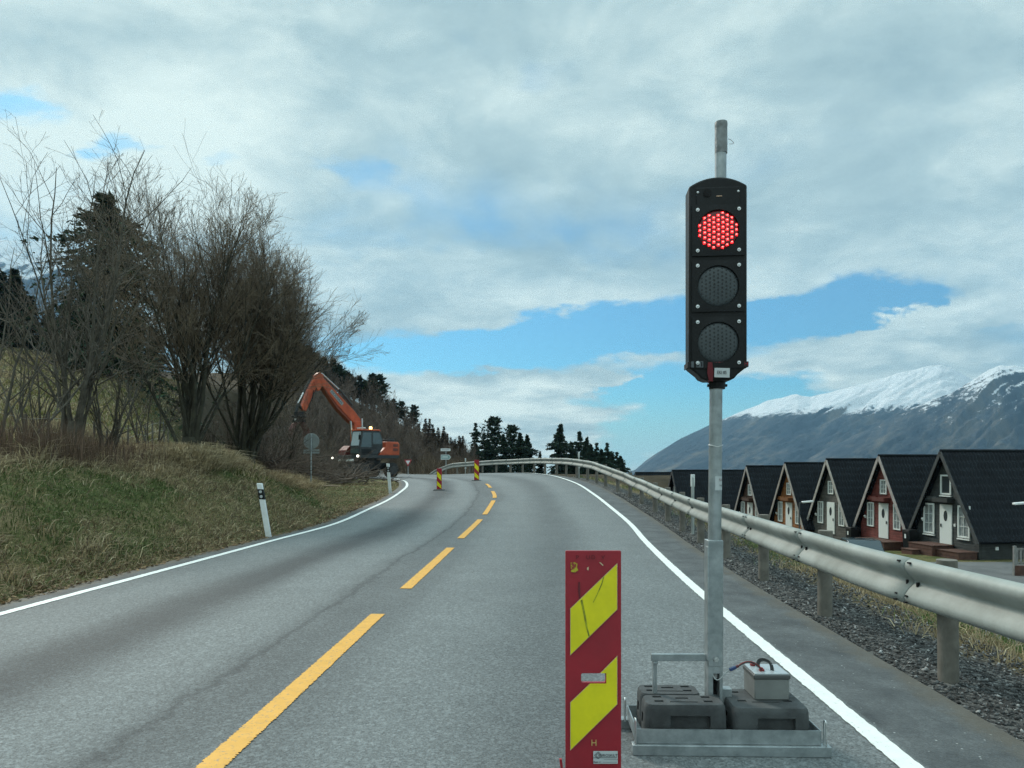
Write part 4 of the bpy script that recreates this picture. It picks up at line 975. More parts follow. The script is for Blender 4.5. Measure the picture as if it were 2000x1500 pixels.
b = MB(); b.prism(tri(.36), (0, -.04, zc), (1, 0, 0), (0, 0, 1), (0, -1, 0), .02); b.build('red_border', mat('red_sign_sheet', (.38, .03, .045), .4), t)
b = MB(); b.prism(tri(.22), (0, -.061, zc), (1, 0, 0), (0, 0, 1), (0, -1, 0), .004); b.build('white_face', M_WHITEP, t)
p = P(871, 926.5, 60); p.z = min(p.z, Hs(p.x, p.y)); k = 60 / FPX
t = thing('direction_sign', 'pair of pale road name plates on one post beyond the rail end', 'road sign', p)
b = MB(); b.tube([(0, 0, -.1), (0, 0, CAMH + (HOR - 877) * k - p.z)], .04, 10); b.build('post', M_GALV, t)
zc = CAMH + (HOR - 878.5) * k - p.z; b = MB(); b.box((-.03, -.05, zc), (.82, .02, .22)); pl = b.build('name_plate', M_WHITEP, t)
b = MB(); b.box((-.03, -.062, zc), (.66, .004, .05)); b.build('plate_text', mat('grey_text', (.30, .32, .36), .6), pl)
zc = CAMH + (HOR - 893) * k - p.z; b = MB(); b.prism([(-.42, -.21), (.26, -.21), (.42, 0), (.26, .21), (-.42, .21)], (0, -.05, zc), (1, 0, 0), (0, 0, 1), (0, -1, 0), .02); pl = b.build('arrow_plate', M_WHITEP, t)
b = MB(); b.prism([(-.38, -.17), (.24, -.17), (.37, 0), (.24, .17), (-.38, .17)], (0, -.0705, zc), (1, 0, 0), (0, 0, 1), (0, -1, 0), .003); b.build('arrow_face', mat('pale_teal_sign_face', (.22, .36, .36), .5), pl)
b = MB(); b.box((-.06, -.075, zc + .045), (.46, .003, .05)); b.box((-.06, -.075, zc - .055), (.50, .003, .05)); b.build('plate_text', M_WHITEP, pl)
# ------------------------------------------------------------------ cabins below the road
def tile_slope(hw, he, run_z, length, over, sgn):
    # pressed-steel tile sheet: ripples across, steps down the slope; local x = along ridge, y = across, z = up
    L2 = math.hypot(hw, run_z); nu = int(length / .036); rows = 11; per = 3
    V = []; us = np.linspace(0, length, nu)
    vs = []
    for r in range(rows):
        for c in range(per): vs.append((r + c / (per - .0) * .98, c / (per - 1)))
    vs.append((rows, 1.0))
    dy, dz = hw / L2, -run_z / L2; ny, nz = run_z / L2, hw / L2
    for v, c in vs:
        d = v / rows * L2
        for u in us:
            rp = .045 * (.5 + .5 * math.cos(2 * math.pi * u / .20)) ** .8; h = rp + .045 * c
            V.append((u - over, sgn * (dy * d + ny * h), dz * d + nz * h))
    n = nu; i = np.arange(n - 1); F = []
    for r in range(len(vs) - 1): F.append(np.stack([r * n + i, r * n + i + 1, (r + 1) * n + i + 1, (r + 1) * n + i], 1))
    return V, np.concatenate(F)
M_ROOF = mat('black_steel_tiles', (.0085, .012, .016), .62, col2=(.006, .008, .011), vscale=1.3, spec=.14)
M_PANE = mat('window_glass', (.035, .045, .05), .08, spec=.8)
M_CURT = mat('net_curtain', (.30, .33, .33), .8, col2=(.14, .16, .16), vscale=6)
M_FRAME = mat('white_window_paint', (.70, .74, .71), .45)
def clad(name, col):
    mt = mat(name, col, .75, col2=tuple(c * .62 for c in col), vscale=2.2); nt = mt.node_tree; b = nt.nodes['Principled BSDF']
    tc = nt.nodes.new('ShaderNodeTexCoord'); mp = nt.nodes.new('ShaderNodeMapping'); mp.inputs['Scale'].default_value = (.35, .35, 5.5); nt.links.new(tc.outputs['Object'], mp.inputs[0])
    n = nt.nodes.new('ShaderNodeTexNoise'); n.inputs['Scale'].default_value = 2.6; n.inputs['Detail'].default_value = 6; nt.links.new(mp.outputs[0], n.inputs['Vector'])
    src = b.inputs['Base Color'].links[0].from_socket
    r = nt.nodes.new('ShaderNodeValToRGB'); r.color_ramp.elements[0].position = .3; r.color_ramp.elements[0].color = (.6, .6, .6, 1); r.color_ramp.elements[1].position = .7; r.color_ramp.elements[1].color = (1.25, 1.25, 1.25, 1); nt.links.new(n.outputs['Fac'], r.inputs[0])
    mu = nt.nodes.new('ShaderNodeVectorMath'); mu.operation = 'MULTIPLY'; nt.links.new(src, mu.inputs[0]); nt.links.new(r.outputs[0], mu.inputs[1]); nt.links.new(mu.outputs[0], b.inputs['Base Color'])
    return mt
HW, EAVE, APEX, LEN = 2.12, 1.42, 5.25, 8.2               # half width, eave height, ridge height, length
def siding(b, dep, zmin):                                  # horizontal boards of the gable, each a slim wedge
    z = .12; st = .145
    while z < APEX - .1:
        def hw(zz): return HW if zz <= EAVE else HW * max(.02, (APEX - .06 - zz) / (APEX - .06 - EAVE))
        z1 = min(z + st, APEX - .08)
        a, c = hw(z) - .005, hw(z1) - .005; q = [(-a, z), (a, z), (c, z1), (-c, z1)]
        A = [b.bm.verts.new((0 - (.022 if i < 2 else .004), p[0], p[1])) for i, p in enumerate(q)]; B = [b.bm.verts.new((.1, p[0], p[1])) for p in q]
        b.bm.faces.new(A); b.bm.faces.new(list(reversed(B)))
        for i in range(4): b.bm.faces.new((A[i], B[i], B[(i + 1) % 4], A[(i + 1) % 4]))
        z = z1
def window(root, y, z, w, h, rows, cols, curtain=True, big=False):
    fw = .085 if big else .07
    b = MB(); x = -.05
    b.box((x, y - w / 2 + fw / 2, z), (.06, fw, h)); b.box((x, y + w / 2 - fw / 2, z), (.06, fw, h)); b.box((x, y, z + h / 2 - fw / 2), (.06, w - 2 * fw, fw)); b.box((x, y, z - h / 2 + fw / 2), (.06, w - 2 * fw, fw))
    if big: b.box((x - .012, y, z - h / 2 - .07), (.09, w + .06, .06))
    for r in range(1, rows): b.box((x, y, z - h / 2 + fw + (h - 2 * fw) * r / rows), (.03, w - 2 * fw, .025))
    for c in range(1, cols): b.box((x, y - w / 2 + fw + (w - 2 * fw) * c / cols, z), (.03, .025, h - 2 * fw))
    f = b.build('window', M_FRAME, root, bevel=.006)
    b = MB(); b.box((-.028, y, z), (.008, w - 2 * fw, h - 2 * fw)); b.build('pane', M_CURT if curtain else M_PANE, f)
    return f
_t = {}
def cabin(lbl, wallcol, trimcol, apex, D, style, floor=.62):
    p = Vector(((apex[0] + 9 - 1000) * D / FPX, D, CAMH + (HOR - apex[1]) * D / FPX - APEX))
    t = thing('cabin', lbl, 'cabin', p, R_(8), 'steep roofed cabins along the water')
    mw = clad('wall_' + style, wallcol); mtx = mat('bargeboard_' + style, trimcol, .7, var=.15, vscale=3)
    b = MB(); siding(b, .1, 0)
    b.prism([(-HW, -.6), (HW, -.6), (HW, EAVE), (0, APEX - .12), (-HW, EAVE)], (.04, 0, 0), (0, 1, 0), (0, 0, 1), (1, 0, 0), LEN - .5)
    for sgn in (-1, 1):                                    # boards of the long side
        z = .0
        while z < EAVE - .1:
            b.box((LEN / 2 - .2, sgn * (HW + .004), z + .07), (LEN - .6, .025, .125)); z += .145
    b.build('wall', mw, t)
    if 'roof' not in _t:
        hw, run = HW + .30, (APEX - EAVE) * (HW + .30) / HW
        V1, F1 = tile_slope(hw, 0, run, LEN + .55, .35, 1); V2, F2 = tile_slope(hw, 0, run, LEN + .55, .35, -1)
        V = np.vstack([V1, V2]); F = np.vstack([F1, F2 + len(V1)]); V[:, 2] += APEX + .05
        me = np_mesh('roof', V, F); _t['roof'] = me; me.materials.append(M_ROOF)
    rf = link('roof', _t['roof'], None, t)
    b = MB(); b.tube([(-.36, 0, APEX + .10), (LEN + .2, 0, APEX + .10)], .075, 8); b.build('ridge_cap', M_ROOF, rf)
    hw, run = HW + .30, (APEX - EAVE) * (HW + .30) / HW; ang = math.atan2(run, hw)
    for sgn in (-1, 1):
        b = MB(); a0 = Vector((-.37, 0, APEX + .01)); a1 = Vector((-.37, sgn * hw, APEX - run + .01)); b.bar(a0, a1, .04, .17, up=(0, 0, 1)); b.build('bargeboard', mtx, t)
        b = MB(); c = Vector((LEN / 2 - .1, sgn * hw * .5, APEX - run * .5 - .04)); 
        b.bar((LEN / 2, 0, APEX - .02), (LEN / 2, sgn * (hw - .02), APEX - run - .0), LEN + .4, .05); b.build('roof_deck', mtx if 0 else M_ROOF, rf)
    # openings
    big = style == 'charcoal'
    dz = floor + 1.0
    b = MB(); b.box((-.04, 0, dz), (.05, .82, 2.0)); d = b.build('door', M_FRAME, t, bevel=.006)
    b = MB(); b.prism([(.13 * math.cos(a), .27 * math.sin(a)) for a in np.linspace(0, 2 * math.pi, 20, endpoint=False)], (-.066, 0, dz + .42), (0, 1, 0), (0, 0, 1), (-1, 0, 0), .006); b.build('oval_pane', M_PANE, d)
    b = MB(); b.box((-.085, -.30 if not big else .30, dz - .08), (.04, .05, .16)); b.build('handle', M_HOLE, d)
    wl = 1.42 if not big else 1.58; ww = .60 if not big else .78
    for s_ in (-1, 1): window(t, s_ * 1.16 if not big else s_ * 1.20, floor + 2.0 - wl / 2, ww, wl, 3, 1 if False else 2, True, big)
    window(t, 0.0, 3.55 if not big else 3.62, .58 if not big else .74, .84 if not big else 1.02, 3 if not big else 1, 2 if not big else 1, not big, big)
    if style != 'grey':                                    # little canopy: boxed board above the door
        b = MB(); b.box((-.20, .0, floor + 2.17), (.38, 1.05, .05)); b.box((-.40, .0, floor + 2.23), (.04, 1.05, .22)); b.box((-.20, -.54, floor + 2.22), (.38, .04, .24)); b.build('canopy', mat('canopy_' + style, tuple(c * .55 for c in wallcol), .7), t)
        b = MB(); b.box((-.10, 1.02, floor + 2.26), (.16, .96, .24)); b.build('canopy_board', mw, t)
    b = MB(); b.sphere((-.10, 1.62, floor + 1.15), .07, 10, (1, .7, 1)); b.box((-.06, 1.62, floor + 1.1), (.06, .07, .14)); b.build('wall_lamp', M_WHITEP, t, smooth=True)
    return t, p
h5, p5 = cabin('charcoal cabin, nearest and largest, with wide white windows and its long roof side showing', (.050, .058, .056), (.05, .055, .055), (1840, 884), 36.4, 'charcoal')
h4, p4 = cabin('dark red cabin with a white door, next to the nearest charcoal cabin', (.19, .045, .035), (.34, .31, .29), (1718, 893), 41.0, 'red')
h3, p3 = cabin('weathered grey cabin between the red one and the orange-brown one', (.105, .10, .088), (.36, .34, .31), (1615, 900), 45.5, 'grey')
h2, p2 = cabin('orange-brown cabin with a white door and pale bargeboards', (.32, .125, .035), (.32, .29, .26), (1533, 907), 49.7, 'orange')
h1, p1 = cabin('dark brown cabin half hidden by the rail, left of the orange-brown one', (.12, .066, .045), (.30, .28, .26), (1457, 913), 54.0, 'brown')
h0, p0 = cabin('black roofed cabin behind the traffic light pole, only its tiled roof slope showing', (.05, .05, .05), (.05, .05, .05), (1311, 921), 62.0, 'black')
h9, p9 = cabin('farthest black roofed cabin at the left end of the row by the mountain foot', (.045, .045, .045), (.04, .04, .04), (1238, 925), 72.0, 'far')
# extra fittings on the nearest cabin
b = MB(); b.box((-.08, .0 - .32, 4.55), (.08, .07, .22)); b.build('gable_lamp', M_WHITEP, h5, bevel=.01)
b = MB(); b.bar((-.10, 1.30, 3.15), (-.10, 1.22, 3.45), .08, .08); b.build('wall_spotlight', M_WHITEP, h5, bevel=.01)
b = MB(); b.box((-.06, -.62, 1.62), (.05, .11, .14)); b.build('switch_box', M_WHITEP, h5)
b = MB(); b.box((.9, -HW - .03, .62), (.16, .05, .16)); b.build('side_vent', M_WHITEP, h5)
# timber steps and platforms in front of the doors
M_DECK = mat('stained_deck_wood', (.105, .048, .032), .75, col2=(.065, .032, .024), vscale=5, bump=.3, bscale=30)
def deck(lbl, base, boxes):
    t = thing('timber_steps', lbl, 'wooden steps', base, R_(8), 'timber platforms at the cabin doors')
    for (x0, y0, x1, y1, h) in boxes:
        b = MB(); n = max(1, int(h / .17)); 
        for k in range(n): b.box2((x0, y0, h * k / n + .008), (x1, y1, h * (k + 1) / n - .008))
        b.box2((x0 + .03, y0 + .03, -.5), (x1 - .03, y1 - .03, h - .02)); b.box2((x0 - .03, y0 - .03, h), (x1 + .03, y1 + .03, h + .035)); b.build('platform', M_DECK, t)
deck('brown timber platform and low planter at the charcoal cabin door', p5, [(-1.25, -.55, -.06, 1.15, .58), (-1.7, .30, -1.27, 1.1, .28), (-1.05, -2.05, -.06, -.60, .42)])
deck('brown timber platform at the dark red cabin door', p4, [(-1.15, -1.6, -.06, .9, .55)])
# bins between the cabins
def bin_(lbl, p):
    t = thing('waste_bin', lbl, 'bin', p, R_(8), 'black bins between the cabins')
    b = MB(); b.box((0, 0, .5), (.5, .5, 1.0), taper=1.12); b.build('body', M_BLACK, t, bevel=.03)
    b = MB(); b.box((0, 0, 1.03), (.58, .58, .08)); b.build('lid', M_BLACK, t, bevel=.03)
    b = MB(); b.box((-.30, .0, .72), (.01, .12, .22)); b.build('label', M_WHITEP, t)
def off(p, x, y, z=0): c, s_ = math.cos(R_(8)), math.sin(R_(8)); return Vector((p.x + x * c - y * s_, p.y + x * s_ + y * c, p.z + z))
bin_('black bin by the left corner of the dark red cabin', off(p4, -.55, 2.15)); bin_('black bin by the left corner of the charcoal cabin', off(p5, -.55, 1.95, .1))
# parked car roof / trailer edge peeking over the rail: dark low car
def car(lbl, p, rz):
    t = thing('parked_car', lbl, 'car', p, rz); body = mat('dark_blue_grey_car_paint', (.035, .055, .065), .25, .3, spec=.6)
    b = MB(); b.prism([(-2.0, .25), (2.0, .25), (2.05, .55), (1.95, .78), (1.05, .88), (.45, 1.30), (-1.1, 1.34), (-1.75, .95), (-2.05, .82)], (0, -.82, 0), (1, 0, 0), (0, 0, 1), (0, 1, 0), 1.64); b.build('body', body, t, bevel=.09, segs=3)
    for s_ in (-1, 1):
        b = MB(); b.prism([(.92, .90), (.40, 1.24), (-1.0, 1.27), (-1.45, .94)], (0, s_ * .825 - .005, 0), (1, 0, 0), (0, 0, 1), (0, 1, 0), .012); b.build('side_window', M_PANE, t)
        for x in (-1.25, 1.3):
            b = MB(); b.cyl((x, s_ * .66, .32), (x, s_ * .86, .32), .32, 24); w = b.build('wheel', M_RUB, t, bevel=.03); b = MB(); b.cyl((x, s_ * .862, .32), (x, s_ * .868, .32), .2, 20); b.build('rim', M_BOLT, w)
car('dark parked car whose roof shows over the rail before the dark red cabin', Vector((18.6, 38.4, p4.z - .42)), R_(76))
# street lamp heads
def lamp(lbl, px, py, D, zb, sd=-1):
    p = Vector(((px - 1000) * D / FPX, D, zb)); zt = CAMH + (HOR - py) * D / FPX - zb
    t = thing('street_lamp', lbl, 'street lamp', p, 0, 'street lamps by the cabins')
    b = MB(); b.tube([(sd * .45, 0, -.2), (sd * .45, 0, zt - .1)], [.045, .035], 12); b.bar((sd * .45, 0, zt - .08), (sd * .2, 0, zt), .05, .05); b.build('pole', mat('dark_lamp_pole', (.06, .065, .065), .6), t)
    b = MB(); b.box((0, 0, zt), (.62, .22, .10), Matrix.Rotation(R_(-5), 3, 'Y')); b.build('lamp_head', M_WHITEP, t, bevel=.03)
lamp('street lamp with a pale flat head before the grey cabin', 1577, 980, 40.0, -3.7)
lamp('street lamp with a pale head at the right edge before the charcoal roof', 1994, 983, 30.0, -3.35, 1)
# slatted wooden gate / chair at the right edge
p = P(1996, 1112, 29.5); p.z = -3.33
t = thing('wooden_gate', 'grey slatted wooden gate at the right edge below the charcoal cabin', 'gate', p, R_(0))
MGW = mat('grey_gate_wood', (.20, .20, .19), .8, var=.25, vscale=6)
for k in range(7):
    b = MB(); b.box((-.2 + k * .16, 0, .78), (.085, .03, .66)); b.build('slat', MGW, t)
for (x, h) in ((-.30, 1.22), (.95, 1.22)):
    b = MB(); b.box((x, 0, h / 2), (.10, .10, h)); b.build('gate_post', MGW, t)
for z in (.5, 1.08):
    b = MB(); b.box((.32, .03, z), (1.2, .04, .09)); b.build('rail', MGW, t)
b = MB(); b.box((.32, 0, .2), (1.3, .14, .42)); b.build('base_board', M_DECK, t)

# ------------------------------------------------------------------ wheeled excavator
def excavator():
    D = 47.5; k = D / FPX
    base = P(718, 932, D); base.z = .30
    fwd = R_(180 + 50)                                     # heading of local +x
    t = thing('excavator', 'orange wheeled excavator with raised bent boom and lit beacon, working at the roadside', 'excavator', base, fwd)
    OR = mat('orange_machine_paint', (.52, .095, .030), .45, col2=(.36, .06, .022), vscale=2.2)
    DK = mat('dark_grey_machine_paint', (.030, .034, .036), .6, var=.3, vscale=3); BL = M_BLACK; TY = mat('dusty_tyre', (.022, .022, .022), .9, var=.3, vscale=4)
    GL = mat('cab_glass', (.06, .085, .09), .1, spec=.9); GLB = mat('windscreen_glass_painted_reflection', (.30, .36, .37), .12, spec=.9)  # windscreen's bright reflection put into a paler base colour
    # undercarriage
    b = MB(); b.box((0, 0, .78), (3.0, .95, .42)); b.box((0, 0, 1.05), (1.3, 1.2, .22)); b.box((1.55, 0, .66), (.25, 2.3, .5)); b.box((-1.5, 0, .7), (.3, 2.2, .35)); b.build('chassis', DK, t, bevel=.04)
    for x in (1.2, -1.2):
        for y in (-1, 1):
            b = MB(); b.tube([(x, y * .72, .5), (x, y * .76, .5), (x, y * 1.16, .5), (x, y * 1.20, .5)], [.42, .50, .50, .42], 28); w = b.build('wheel', TY, t, smooth=True, angle=50)
            b = MB(); b.cyl((x, y * 1.195, .5), (x, y * 1.215, .5), .27, 20); b.build('rim', DK, w)
    b = MB(); b.box((1.95, 0, .42), (.10, 2.45, .56), Matrix.Rotation(R_(8), 3, 'Y')); b.bar((1.5, .5, .6), (1.95, .5, .45), .14, .16); b.bar((1.5, -.5, .6), (1.95, -.5, .45), .14, .16); b.build('dozer_blade', DK, t, bevel=.02)
    b = MB(); b.box((1.75, .0, 1.16), (.10, 1.5, .14)); b.build('white_bumper', M_WHITEP, t)
    b = MB(); b.sphere((1.62, .55, .34), .10, 10); b.build('yellow_cap', mat('yellow_cap_paint', (.6, .45, .04), .5), t, smooth=True)
    # upper structure
    b = MB(); b.cyl((0, 0, 1.14), (0, 0, 1.28), .62, 28); b.build('slew_ring', DK, t)
    b = MB(); b.prism([(1.55, 1.28), (1.55, 1.48), (-1.65, 1.48), (-1.72, 1.35), (-1.6, 1.28)], (0, -1.22, 0), (1, 0, 0), (0, 0, 1), (0, 1, 0), 2.44); b.build('turntable', DK, t, bevel=.02)
    b = MB(); b.prism([(.05, 1.48), (-.55, 2.02), (-.62, 2.38), (-1.62, 2.38), (-1.74, 2.25), (-1.74, 1.48)], (0, -1.20, 0), (1, 0, 0), (0, 0, 1), (0, 1, 0), 2.40); hood = b.build('rear_hood', OR, t, bevel=.05, segs=3)
    for z in (1.86, 2.14):
        b = MB(); 
        for j in range(3): b.box((-1.38, 1.206, z + j * .06 - .06), (.42, .01, .035))
        b.build('side_grille', DK, hood)
    b = MB(); b.box((-.75, 1.206, 1.40), (.9, .012, .10)); b.build('side_text_plate', M_SIGNB, t)
    b = MB(); b.box((-1.25, .5, 2.47), (.5, .9, .18)); b.build('air_box', DK, t, bevel=.02)
    b = MB(); b.prism([(1.5, 1.48), (.35, 1.48), (.35, 2.1), (1.1, 2.1), (1.45, 1.8)], (0, -1.18, 0), (1, 0, 0), (0, 0, 1), (0, 1, 0), .8); b.build('front_right_box', mat('dark_red_box_paint', (.13, .025, .018), .6), t, bevel=.04)
    # cab on the left side
    prof = [(1.55, 1.48), (1.60, 2.05), (1.38, 3.05), (-.05, 3.05), (-.30, 2.55), (-.30, 1.95), (.10, 1.48)]
    b = MB(); b.prism(prof, (0, .22, 0), (1, 0, 0), (0, 0, 1), (0, 1, 0), .98); cabo = b.build('cab', DK, t, bevel=.05, segs=3)
    b = MB(); b.prism([(1.50, 3.05), (1.44, 3.14), (-.02, 3.16), (-.16, 3.05)], (0, .20, 0), (1, 0, 0), (0, 0, 1), (0, 1, 0), 1.02); b.build('cab_roof', OR, cabo, bevel=.03)
    def side(pts, nm, m):
        b = MB(); b.prism(pts, (0, 1.196, 0), (1, 0, 0), (0, 0, 1), (0, 1, 0), .012); b.build(nm, m, cabo)
    side([(1.50, 2.0), (1.32, 2.94), (.66, 2.94), (.66, 2.0)], 'door_window', GL); side([(.54, 2.2), (.54, 2.94), (.02, 2.94), (-.2, 2.52), (-.2, 2.2)], 'rear_side_window', GL)
    side([(1.42, 1.58), (1.46, 1.86), (.66, 1.86), (.66, 1.58)], 'door_panel', BL)
    b = MB(); n = Vector((1, 0, .21)).normalized(); u = Vector((0, 1, 0)); v = Vector((-.21, 0, 1)).normalized()
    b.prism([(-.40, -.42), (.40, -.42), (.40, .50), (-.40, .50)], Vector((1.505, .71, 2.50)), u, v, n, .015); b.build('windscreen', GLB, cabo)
    b = MB(); b.bar((1.53, .62, 2.2), (1.40, .78, 2.85), .03, .02); b.build('wiper', BL, cabo)
    b = MB(); b.box((1.62, .71, 1.74), (.02, .80, .30)); b.build('lower_windscreen', GL, cabo)
    b = MB(); b.box((1.15, .8, 3.22), (.10, .80, .08)); b.build('light_bar', M_WHITEP, cabo, bevel=.02)
    b = MB(); b.tube([(.55, 1.0, 3.16), (.55, 1.0, 3.22), (.55, 1.0, 3.31), (.55, 1.0, 3.34)], [.10, .10, .09, .04], 16); b.build('beacon', emis('lit_amber_beacon', (1.0, .62, .22), 3), cabo, smooth=True)
    M_HL = emis('lit_work_lamp', (1.0, .93, .80), 3)
    for (x, y, z) in ((1.62, 1.10, 1.42), (1.80, -1.30, 1.30)):
        b = MB(); b.cyl((x, y, z), (x + .09, y, z), .07, 16); b.build('work_lamp', M_HL, t)
    b = MB(); b.bar((1.8, -1.3, 1.28), (1.5, -1.0, 1.2), .06, .06); b.build('lamp_arm', DK, t)
    # boom (in the plane y = -.25): knuckle, main boom, stick
    yb = -.28
    def plate(nm, pts, w, m=OR, par=None, bev=.03):
        b = MB(); b.prism(pts, (0, yb - w / 2, 0), (1, 0, 0), (0, 0, 1), (0, 1, 0), w); return b.build(nm, m, par or t, bevel=bev)
    def seg(a, b_, wa, wb):
        a = Vector((a[0], 0, a[1])); c = Vector((b_[0], 0, b_[1])); d = (c - a).normalized(); n = Vector((-d.z, 0, d.x))
        return [((a + n * wa)[0], (a + n * wa)[2]), ((c + n * wb)[0], (c + n * wb)[2]), ((c - n * wb)[0], (c - n * wb)[2]), ((a - n * wa)[0], (a - n * wa)[2])]
    K0, K1, TOP, STK = (.72, 1.6), (.78, 3.72), (3.55, 6.22), (4.95, 4.10)
    plate('boom_base', seg(K0, K1, .24, .26), .50)
    mid = (2.0, 4.86)
    bo = plate('boom', [(.56, 3.55), (.50, 3.85), (.95, 4.32), (2.05, 5.22), (3.36, 6.28), (3.62, 6.22), (3.52, 5.86), (2.30, 4.62), (1.25, 3.72), (.90, 3.46)], .42)
    bo2 = plate('boom_underside', [(.90, 3.43), (1.25, 3.69), (2.30, 4.58), (3.50, 5.80), (3.44, 5.70), (2.34, 4.44), (1.3, 3.6)], .40, mat('dark_orange_painted_shade', (.20, .04, .02), .6), bo, 0)  # shade under the boom put into a darker orange colour
    b = MB(); dv = Vector((2.77, 0, 2.5)).normalized(); nv = Vector((-dv.z, 0, dv.x)); c = Vector((2.42, yb + .216, 5.16))
    b.prism([(-.62, -.11), (.62, -.11), (.62, .11), (-.62, .11)], c, dv, nv, (0, 1, 0), .006); nm = b.build('name_plate', M_SIGNB, bo)
    lettering('DOOSAN', .20, M_INK, nm, c + Vector((0, .009, 0)), -dv, nv, 1.25)
    plate('boom_head', [(3.30, 6.10), (3.42, 6.52), (3.66, 6.66), (3.98, 6.44), (4.10, 6.02), (3.92, 5.60), (3.70, 5.46), (3.48, 5.78)], .36)
    st = plate('stick', [(3.62, 6.52), (3.98, 6.42), (4.35, 5.72), (4.92, 4.42), (4.86, 4.22), (4.62, 4.16), (4.22, 5.0), (3.86, 5.72)], .30)
    b = MB(); b.tube([(1.05, yb, 4.75), (2.1, yb, 5.72)], .075, 12); b.build('boom_cylinder', DK, bo, smooth=True)
    b = MB(); b.tube([(2.1, yb, 5.72), (3.40, yb, 6.62)], .04, 10); b.build('cylinder_rod', M_BOLT, bo, smooth=True)
    b = MB(); b.tube([(1.15, yb + .24, 2.0), (1.35, yb + .24, 3.70)], .06, 10); b.build('lift_cylinder', M_BOLT, t, smooth=True)
    b = MB(); b.tube([(.45, yb + .26, 3.9), (.42, yb + .26, 2.7)], .05, 10); b.build('lift_cylinder', M_BOLT, t, smooth=True)
    b = MB(); b.tube([(4.12, yb, 6.38), (4.72, yb, 5.32)], .08, 12); b.build('bucket_cylinder', DK, st, smooth=True)
    b = MB(); b.tube([(4.72, yb, 5.32), (5.12, yb, 4.62)], .045, 10); b.build('cylinder_rod', M_BOLT, st, smooth=True)
    b = MB(); b.bar((5.12, yb, 4.62), (4.86, yb, 4.30), .16, .10); b.bar((5.12, yb, 4.62), (5.24, yb, 4.10), .16, .10); b.build('linkage', DK, st)
    b = MB(); b.tube([(4.1, yb + .18, 5.5), (4.3, yb + .26, 4.9), (4.5, yb + .24, 4.55), (4.42, yb + .22, 4.2), (4.75, yb + .1, 3.95)], .022, 8); b.tube([(3.9, yb + .2, 5.65), (4.22, yb + .3, 5.2), (4.25, yb + .2, 4.8)], .022, 8); b.build('hoses', BL, st, smooth=True)
    # tilt-rotator and grab
    b = MB(); b.box((5.02, yb, 3.98), (.52, .40, .26)); b.cyl((5.04, yb, 3.85), (5.04, yb, 3.66), .30, 20); b.box((5.04, yb, 3.56), (.62, .50, .18)); b.tube([(4.75, yb - .34, 3.82), (5.3, yb - .34, 3.82)], .07, 10); b.tube([(4.75, yb + .34, 3.82), (5.3, yb + .34, 3.82)], .07, 10); tr = b.build('tilt_rotator', BL, t, bevel=.02)
    b = MB(); b.box((5.34, yb + .1, 3.62), (.10, .12, .10)); b.build('grease_cap', M_WHITEP, tr)
    for s_ in (-1, 1):
        b = MB(); pts = [(5.04 + s_ * .12, 3.46), (5.04 + s_ * .34, 3.30), (5.04 + s_ * .52, 2.98), (5.04 + s_ * .50, 2.66), (5.04 + s_ * .30, 2.42)]
        for j in (-.2, .0, .2):
            for a, c in zip(pts, pts[1:]): b.bar((a[0], yb + j, a[1]), (c[0], yb + j, c[1]), .09, .11, up=(0, 1, 0))
        b.bar((5.04 + s_ * .52, yb - .2, 2.95), (5.04 + s_ * .52, yb + .2, 2.95), .1, .1); b.build('grab_claw', mat('dark_rusty_red_steel', (.10, .030, .024), .7), tr)
    # mirror and handrails
    b = MB(); b.tube([(1.5, 1.15, 2.9), (1.72, 1.36, 2.86), (1.72, 1.36, 2.5)], .016, 6); b.box((1.72, 1.37, 2.6), (.05, .18, .3)); b.build('mirror', BL, cabo)
    b = MB(); b.tube([(-.6, 1.1, 2.38), (-.6, 1.1, 2.62), (-1.5, 1.1, 2.62), (-1.5, 1.1, 2.38)], .018, 6); b.build('handrail', BL, hood)
excavator()
# ------------------------------------------------------------------ bare trees
def nrm(v): return v / np.maximum(np.linalg.norm(v, axis=-1, keepdims=True), 1e-9)
def grow_lines(p0, d0, L, n, r0, r1, wig, up, rg, curl=0.0):
    m = len(p0); pts = np.empty((m, n, 3)); pts[:, 0] = p0; d = nrm(d0); st = (L / (n - 1))[:, None]
    for i in range(1, n):
        d = nrm(d + rg.normal(0, wig, (m, 3)) + np.array([0, 0, up])); pts[:, i] = pts[:, i - 1] + d * st
    t = np.linspace(0, 1, n)[None, :]; return pts, r0[:, None] * (1 - t) + r1[:, None] * t
def tubes(groups):                                         # [(pts (m,n,3), rad (m,n), k)] -> V, F
    Vs, Fs, o = [], [], 0
    for pts, rad, k in groups:
        m, n, _ = pts.shape; T = np.gradient(pts, axis=1); T = nrm(T)
        ref = np.where(np.abs(T[..., 2:3]) > .9, np.array([1., 0, 0]), np.array([0, 0, 1.])); A = nrm(np.cross(T, ref)); B = np.cross(T, A)
        a = 2 * math.pi * np.arange(k) / k
        V = pts[:, :, None] + rad[:, :, None, None] * (A[:, :, None] * np.cos(a)[None, None, :, None] + B[:, :, None] * np.sin(a)[None, None, :, None])
        idx = o + np.arange(m * n * k).reshape(m, n, k); j = np.roll(idx, -1, axis=2)
        F = np.stack([idx[:, :-1], j[:, :-1], j[:, 1:], idx[:, 1:]], -1).reshape(-1, 4)
        Vs.append(V.reshape(-1, 3)); Fs.append(F); o += m * n * k
    return np.vstack(Vs), np.vstack(Fs)
